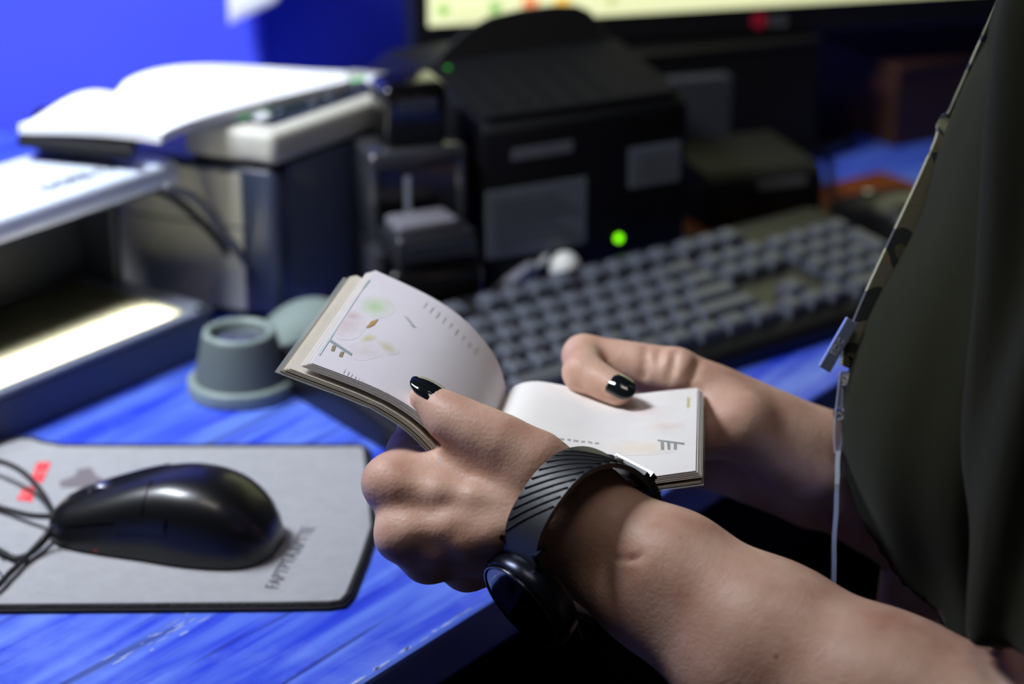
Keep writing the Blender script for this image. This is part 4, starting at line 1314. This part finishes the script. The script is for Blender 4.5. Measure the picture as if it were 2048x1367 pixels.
sh_.d = np.maximum(sh_.d, -sh_.plane(PC(0, 0, .60), (0, 0, 1)))
hollow = sh_.cone(sL.lerp(elbL, .70), elbL + dL * .05, .0445, .0445)
sh_.cut(hollow, .002); sh_.cut(sh_.cone(sR.lerp(elbR, .66), elbR + dR * .05, .0460, .0450), .002)
sh_.cut(sh_.cone(PC(0, .010, 1.105), PC(0, .03, 1.30), .060, .085), .004)
obj('t_shirt', sh_.mesh(), SHIRT, person, True, world=True)
nl = [PC(.063 * math.cos(a), .010 + .063 * math.sin(a), 1.112 - .020 * math.sin(a)) for a in [2 * math.pi * k / 40 for k in range(41)]]
obj('collar', tube(nl, .006, 8), SHIRT, person, True, world=True)
tro = trunk_field(.009, .009, ('legs',))
F_ = tro
F_.add(F_.ell(PC(0, -.015, .55), (.186, .131, .112), [lv, fv, Vector((0, 0, 1))]), .05)
F_.d = np.maximum(F_.d, F_.plane(PC(0, 0, .64), (0, 0, 1)))
F_.d = np.maximum(F_.d, -F_.plane(PC(0, 0, .075), (0, 0, 1)))
obj('trousers', F_.mesh(), mat_cloth('dark_trousers', (28, 30, 26), 1200), person, True, world=True)
shoe = Field((pc.x - .75, pc.y - .35, 0), (pc.x + .05, pc.y + .55, .13), .006)
for sd in (-1, 1):
    shoe.add(shoe.cone(PC(sd * .12, .375, .052), PC(sd * .126, .545, .038), .050, .040), .0)
    shoe.add(shoe.cone(PC(sd * .12, .39, .05), PC(sd * .12, .39, .095), .047, .045), .02)
shoe.d = np.maximum(shoe.d, -shoe.plane((0, 0, .002), (0, 0, 1)))
obj('shoes', shoe.mesh(), black_matte, person, True, world=True)
hr = Field((pc.x - .25, pc.y - .25, 1.1), (pc.x + .25, pc.y + .25, 1.5), .006)
Rr = [lv, fv, Vector((0, 0, 1))]
hr.add(hr.ell(PC(0, .012, 1.348), (.084, .098, .102), Rr)); hr.add(hr.ell(PC(0, -.075, 1.30), (.05, .035, .06), Rr), .03)
hr.cut(hr.ell(PC(0, .130, 1.290), (.066, .085, .092), Rr), .015)
hr.d = hr.d + .0015 * np.sin(np.arctan2(hr.X - pc.x, hr.Y - pc.y) * 60)
obj('hair', hr.mesh(), mat('brown_hair', (58, 40, 28), .5, var=.3, vscale=120, bump=.5), person, True, world=True)
for sd in (-1, 1):
    c = PC(sd * .032, .106, 1.328)
    obj('eye', xf(lathe([(.0015, -.0108), (.006, -.009), (.0105, -.003), (.0105, .003), (.006, .009), (.0015, .0108)], 16), Matrix.Translation(c)), mat('eye_white', (225, 222, 216), .2), person, True, world=True)

# nails
NAIL = mat('black_nail_polish', (20, 24, 25), .08, coat=1.0)
def nail(tip, base, nrm, w, curv, lift=.0):
    d = (tip - base); L = d.length; d.normalize()
    nrm = (nrm - d * nrm.dot(d)).normalized(); s = d.cross(nrm)
    V, F = [], []
    nu, nv = 10, 14
    for j in range(nv + 1):
        t = j / nv
        ww = w / 2 * (min(1, (t / .14) ** .5 if t < .14 else 1)) * (1 if t < .5 else math.sqrt(max(0.02, 1 - ((t - .5) / .505) ** 2.2)))
        for i in range(nu + 1):
            x = -1 + 2 * i / nu
            p = base + d * (L * t) + s * (ww * x) + nrm * (lift - curv * (x * ww / (w / 2)) ** 2 - .0016 * (t - .45) ** 2 * 4)
            V.append(tuple(p)); V.append(tuple(p - nrm * .0007))
    W_ = (nu + 1) * 2
    for j in range(nv):
        for i in range(nu):
            a = j * W_ + i * 2
            F += [(a, a + 2, a + W_ + 2, a + W_), (a + 1, a + W_ + 1, a + W_ + 3, a + 3)]
        a = j * W_; b = a + nu * 2
        F += [(a, a + W_, a + W_ + 1, a + 1), (b, b + 1, b + W_ + 1, b + W_)]
    for i in range(nu):
        a = i * 2; b = nv * W_ + i * 2
        F += [(a, a + 1, a + 3, a + 2), (b, b + 2, b + 3, b + 1)]
    return obj('fingernail', (V, F), NAIL, person, True, world=True, auto=60)
def digit_nail(ip, tip, r, nd, w, back, fwd, curv):
    d = (tip - ip).normalized(); nd = nd.normalized()
    nail(tip + d * fwd + nd * (r * .80), tip - d * back + nd * (r + .0013), nd, w, curv, .0006)
digit_nail(thumb[4][0], thumb[5][0], .0074, -FW * .62 + UP * .66 + RT * .34, .0125, .0075, .0105, .0026)
digit_nail(idx[2][0], idx[3][0], .0076, -FW * .90 + UP * .42, .0115, .0065, .0095, .0022)

# ================================================================== watch
Wc = P(1192, 1080, .9490)
ax = (P(1330, 1163, .905) - P(1060, 1010, .965)).normalized()
e1 = (RT * .51 + UP * .86); e1 = (e1 - ax * e1.dot(ax)).normalized()
e2 = -FW; e2 = (e2 - ax * e2.dot(ax) - e1 * e2.dot(e1)).normalized()
wt = thing('wristwatch', 'black round smartwatch with ribbed black strap on the near wrist', 'watch', Wc)
def surf_r(th):
    best = 0
    for sft in (-.0095, -.005, 0, .005, .0095):
        c = Wc + ax * sft; d = e1 * math.cos(th) + e2 * math.sin(th)
        k = .006
        while k < .06:
            q = c + d * k
            ii = [int(round((q[i] - FL_.lo[i]) / FL_.h)) for i in range(3)]
            if FL_.d[tuple(ii)] > 0: break
            k += .0004
        best = max(best, k)
    return best
NR_ = 72
RR = [surf_r(2 * math.pi * k / NR_) for k in range(NR_)]
RR = [max(RR[(k + d) % NR_] for d in (-1, 0, 1)) for k in range(NR_)]
RR = [sum(RR[(k + d) % NR_] for d in range(-4, 5)) / 9 for k in range(NR_)]
def ring(th, dr=0.0):
    x = (th % (2 * math.pi)) / (2 * math.pi) * NR_; k = int(x) % NR_
    R_ = RR[k] + (RR[(k + 1) % NR_] - RR[k]) * (x - int(x)) + .0016 + dr
    return Wc + e1 * (R_ * math.cos(th)) + e2 * (R_ * math.sin(th))
def band(t0, t1, w, th, n=40, dr=0.0, wf=None):
    path = [ring(t0 + (t1 - t0) * k / n, dr) for k in range(n + 1)]
    return ribbon(path, ax, w if wf is None else [wf(k / n) for k in range(n + 1)], th)
rad = math.radians
rubber = mat('watch_rubber', (36, 38, 43), .45, bump=.05, bscale=500)
stp_ = obj('strap', band(rad(-150), rad(124), .0205, .0022, 60), rubber, wt, True, world=True, auto=40)
obj('strap', band(rad(188), rad(212), .0205, .0022, 12), rubber, wt, True, world=True, auto=40)
obj('strap_tail', band(rad(-60), rad(6), .0200, .0020, 24, .0024), rubber, wt, True, world=True, auto=40)
for k in range(10):                                    # slanted ribs
    a0 = rad(28 + k * 6.2)
    pts = [ring(a0 + rad(24) * t, .0013) + ax * (-.0095 + .019 * (1 - t)) for t in [i / 8 for i in range(9)]]
    obj('rib', tube(pts, .00045, 5), mat('watch_rubber_dark', (26, 27, 30), .5), stp_, True, world=True)
for th in (18, 27):
    c = ring(rad(th), .0012); n_ = (ring(rad(th), .01) - ring(rad(th), 0)).normalized()
    M = Matrix.Translation(c) @ n_.to_track_quat('Z', 'Y').to_matrix().to_4x4()
    obj('hole', xf(lathe([(.0018, -.0003), (.0018, .0003)], 16), M), mat('hole_black', (4, 4, 5), .8), stp_, world=True)
obj('keeper', band(rad(-3), rad(3), .0235, .0022, 6, .0036), black_gloss, wt, True, world=True, auto=40)
THW = rad(150)
nw = (e1 * math.cos(THW) + e2 * math.sin(THW)).normalized()
cw = ring(THW, .0015)
tw = ax.cross(nw)
MW = Matrix.Translation(cw) @ Matrix((ax, nw.cross(ax), nw)).transposed().to_4x4() @ Matrix.Scale(1.12, 4)
obj('case', xf(lathe([(.0175, -.003), (.0200, -.001), (.0212, .004), (.0212, .007), (.0205, .0085), (.0190, .0092)], 56), MW), mat('watch_case', (36, 40, 52), .25, metal=.8), wt, True, world=True, auto=35)
obj('bezel', xf(lathe([(.0190, .0090), (.0200, .0096), (.0192, .0102), (.0182, .0098)], 56, caps=False), MW), mat('watch_bezel', (18, 19, 22), .2, coat=.5), wt, True, world=True)
obj('glass', xf(lathe([(.0185, .0088), (.0185, .0096), (.015, .0100), (.0005, .0101)], 56), MW), mat('watch_glass', (3, 3, 5), .05, coat=.5), wt, True, world=True, auto=30)
for sx in (-1, 1):
    for sy in (-1, 1):
        obj('lug', xf(box(sx * .0100 - .0014, sx * .0100 + .0014, sy * .0205 - .0055, sy * .0205 + .0055, -.0045, .0020, .0008, 1), MW), mat('watch_case', (36, 40, 52), .25, metal=.8), wt, world=True)
for yy in (.007, -.007):
    M = MW @ Matrix.Translation((-.0212, yy, .004)) @ Matrix.Rotation(rad(-90), 4, 'Y')
    obj('crown', xf(lathe([(.0020, -.001), (.0026, .0005), (.0026, .0026), (.0020, .0032)], 18), M), dark_metal, wt, True, world=True, auto=40)

# ================================================================== lanyard and badge
lpts = [P(1940, 196, 1.075), P(1900, 290, 1.068), P(1850, 402, 1.062), P(1800, 508, 1.057), P(1756, 604, 1.053), P(1720, 690, 1.050)]
lan = thing('lanyard', 'camouflage lanyard with shiny metal crimp hanging over the olive shirt', 'lanyard', lpts[-1])
CAMO = mat_camo('camo_webbing')
nb = PC(.0, -.06, 1.12)
path = spline([nb, PC(.05, .0, 1.13), PC(.058, .05, 1.10)] + lpts, 8)
obj('strap', ribbon(path, (RT * .85 + FW * .52), .0190, .0014), CAMO, lan, True, world=True, auto=40)
ca, cb = P(1704, 640, 1.042), P(1648, 738, 1.042)
dcl = (cb - ca).normalized(); scl = (RT * .90 - UP * .02 + FW * .25); scl = (scl - dcl * scl.dot(dcl)).normalized(); ncl = dcl.cross(scl)
crimp_m = mat('polished_crimp', (178, 196, 246), .22, metal=.35)
Lc = (cb - ca).length
MC = Matrix.Translation((ca + cb) / 2) @ Matrix((dcl, scl, ncl)).transposed().to_4x4()
cr_o = obj('metal_crimp', xf(box(-Lc / 2, Lc / 2, -.0033, .0033, -.0010, .0010, .0004, 1), MC), crimp_m, lan, world=True)
for sgn in (-1, 1):
    obj('crimp_mark', xf(text_vf('EDC', .0046, .0002), MC @ Matrix.Translation((.001, 0, sgn * .00105)) @ (Matrix.Rotation(math.pi, 4, 'X') if sgn < 0 else Matrix.Identity(4)) @ Matrix.Rotation(math.pi, 4, 'Z')), mat('crimp_mark_white', (230, 234, 250), .4), cr_o, world=True)
obj('strap_end', ribbon([P(1716, 680, 1.0495), P(1703, 706, 1.0495), P(1693, 734, 1.0495)], (RT * .85 + FW * .52), [.019, .013, .007], .002), CAMO, lan, True, world=True, auto=40)
def ring_mesh(c, ra, rb, r, u_, v_, n=28):
    pts = [c + u_ * (ra * math.cos(2 * math.pi * k / n)) + v_ * (rb * math.sin(2 * math.pi * k / n)) for k in range(n + 1)]
    return tube(pts, r, 8)
obj('eyelet', ring_mesh(P(1694, 722, 1.0480), .0022, .0022, .0006, RT, UP), dark_metal, lan, True, world=True)
bd = thing('id_badge', 'clear plastic badge holder hanging edge-on below the lanyard', 'badge', P(1676, 1100, 1.056))
clear = mat('clear_vinyl', (205, 214, 232), .08, alpha=.45, coat=.6)
sdv = (RT * .30 + FW * .95).normalized()
obj('vinyl_strap', ribbon(spline([P(1690, 742, 1.053), P(1686, 778, 1.054), P(1680, 830, 1.055), P(1678, 872, 1.056), P(1680, 905, 1.056)], 6), (RT * .75 + FW * .66), .0072, .0008), clear, bd, True, world=True, auto=40)
obj('vinyl_strap', ribbon(spline([P(1694, 750, 1.055), P(1694, 800, 1.056), P(1694, 850, 1.058), P(1692, 890, 1.058), P(1684, 908, 1.057)], 6), (RT * .75 + FW * .66), .0072, .0008), clear, bd, True, world=True, auto=40)
for (x, y, d_) in ((1690, 758, 1.0515), (1680, 828, 1.0525)):
    M = Matrix.Translation(P(x, y, d_)) @ (-FW * .8 - RT * .6).to_track_quat('Z', 'Y').to_matrix().to_4x4()
    obj('snap_button', xf(lathe([(.0034, -.002), (.0036, .0004), (.0028, .0012), (.0015, .0008), (.0004, .0012)], 20), M), silver, bd, True, world=True, auto=40)
M = Matrix.Translation(P(1694, 826, 1.057)) @ (FW * .5 + RT * .85).to_track_quat('Z', 'Y').to_matrix().to_4x4()
obj('snap_button', xf(lathe([(.0034, -.001), (.0036, .0006), (.0024, .0014)], 20), M), silver, bd, True, world=True, auto=40)
# holder pouch: tall thin pocket seen from its edge, slightly twisted at the top
pw = [P(1683, 900, 1.058), P(1682, 950, 1.058), P(1677, 1010, 1.057), P(1670, 1062, 1.056), P(1668, 1110, 1.056), P(1666, 1190, 1.056)]
wd = [RT * .30 + FW * .95, RT * .22 + FW * .97, RT * .19 + FW * .98, RT * .16 + FW, RT * .14 + FW, RT * .135 + FW]
pth = spline(pw, 6)
wds = []
for i in range(len(pth)):
    x = i / (len(pth) - 1) * 5; k = min(int(x), 4)
    wds.append(wd[k].lerp(wd[k + 1], x - k))
obj('holder', ribbon(pth, wds, [.018 + .036 * min(1, i / 8) for i in range(len(pth))], .0022), clear, bd, True, world=True, auto=40)
obj('card', ribbon([P(1672, 985, 1.058), P(1669, 1080, 1.056), P(1666, 1184, 1.056)], wd[4], .048, .0012), mat('badge_card', (70, 110, 205), .35), bd, world=True)

# ================================================================== office chair (under the person)
chx = PC(0, -.03, 0)
chr_ = thing('office_chair', 'black office chair the person sits on', 'chair', (chx.x, chx.y, 0), math.atan2(fv.y, fv.x))
chf = mat('chair_fabric', (22, 22, 26), .85, bump=.3)
obj('seat', box(-.22, .26, -.23, .23, .375, .452, .03, 4), chf, chr_, True)
obj('backrest', box(-.285, -.225, -.20, .20, .58, 1.02, .028, 4), chf, chr_, True)
obj('back_bracket', tube(spline([(-.05, 0, .37), (-.27, 0, .40), (-.30, 0, .52), (-.275, 0, .70)], 8), .014, 10), black_pl, chr_, True)
obj('gas_lift', lathe([(.03, .09), (.03, .26), (.022, .27), (.022, .376)], 20), black_pl, chr_, True, auto=40)
for k in range(5):
    a = 2 * math.pi * k / 5 + .3
    lg = obj('base_leg', tube([(0, 0, .10), (.29 * math.cos(a), .29 * math.sin(a), .072)], [.026, .017], 10), black_pl, chr_, True)
    obj('caster', xf(lathe([(.008, -.018), (.027, -.014), (.028, 0), (.027, .014), (.008, .018)], 18), Matrix.Translation((.29 * math.cos(a), .29 * math.sin(a), .0285)) @ Matrix.Rotation(a, 4, 'Z') @ Matrix.Rotation(rad(90), 4, 'X')), black_matte, lg, True)
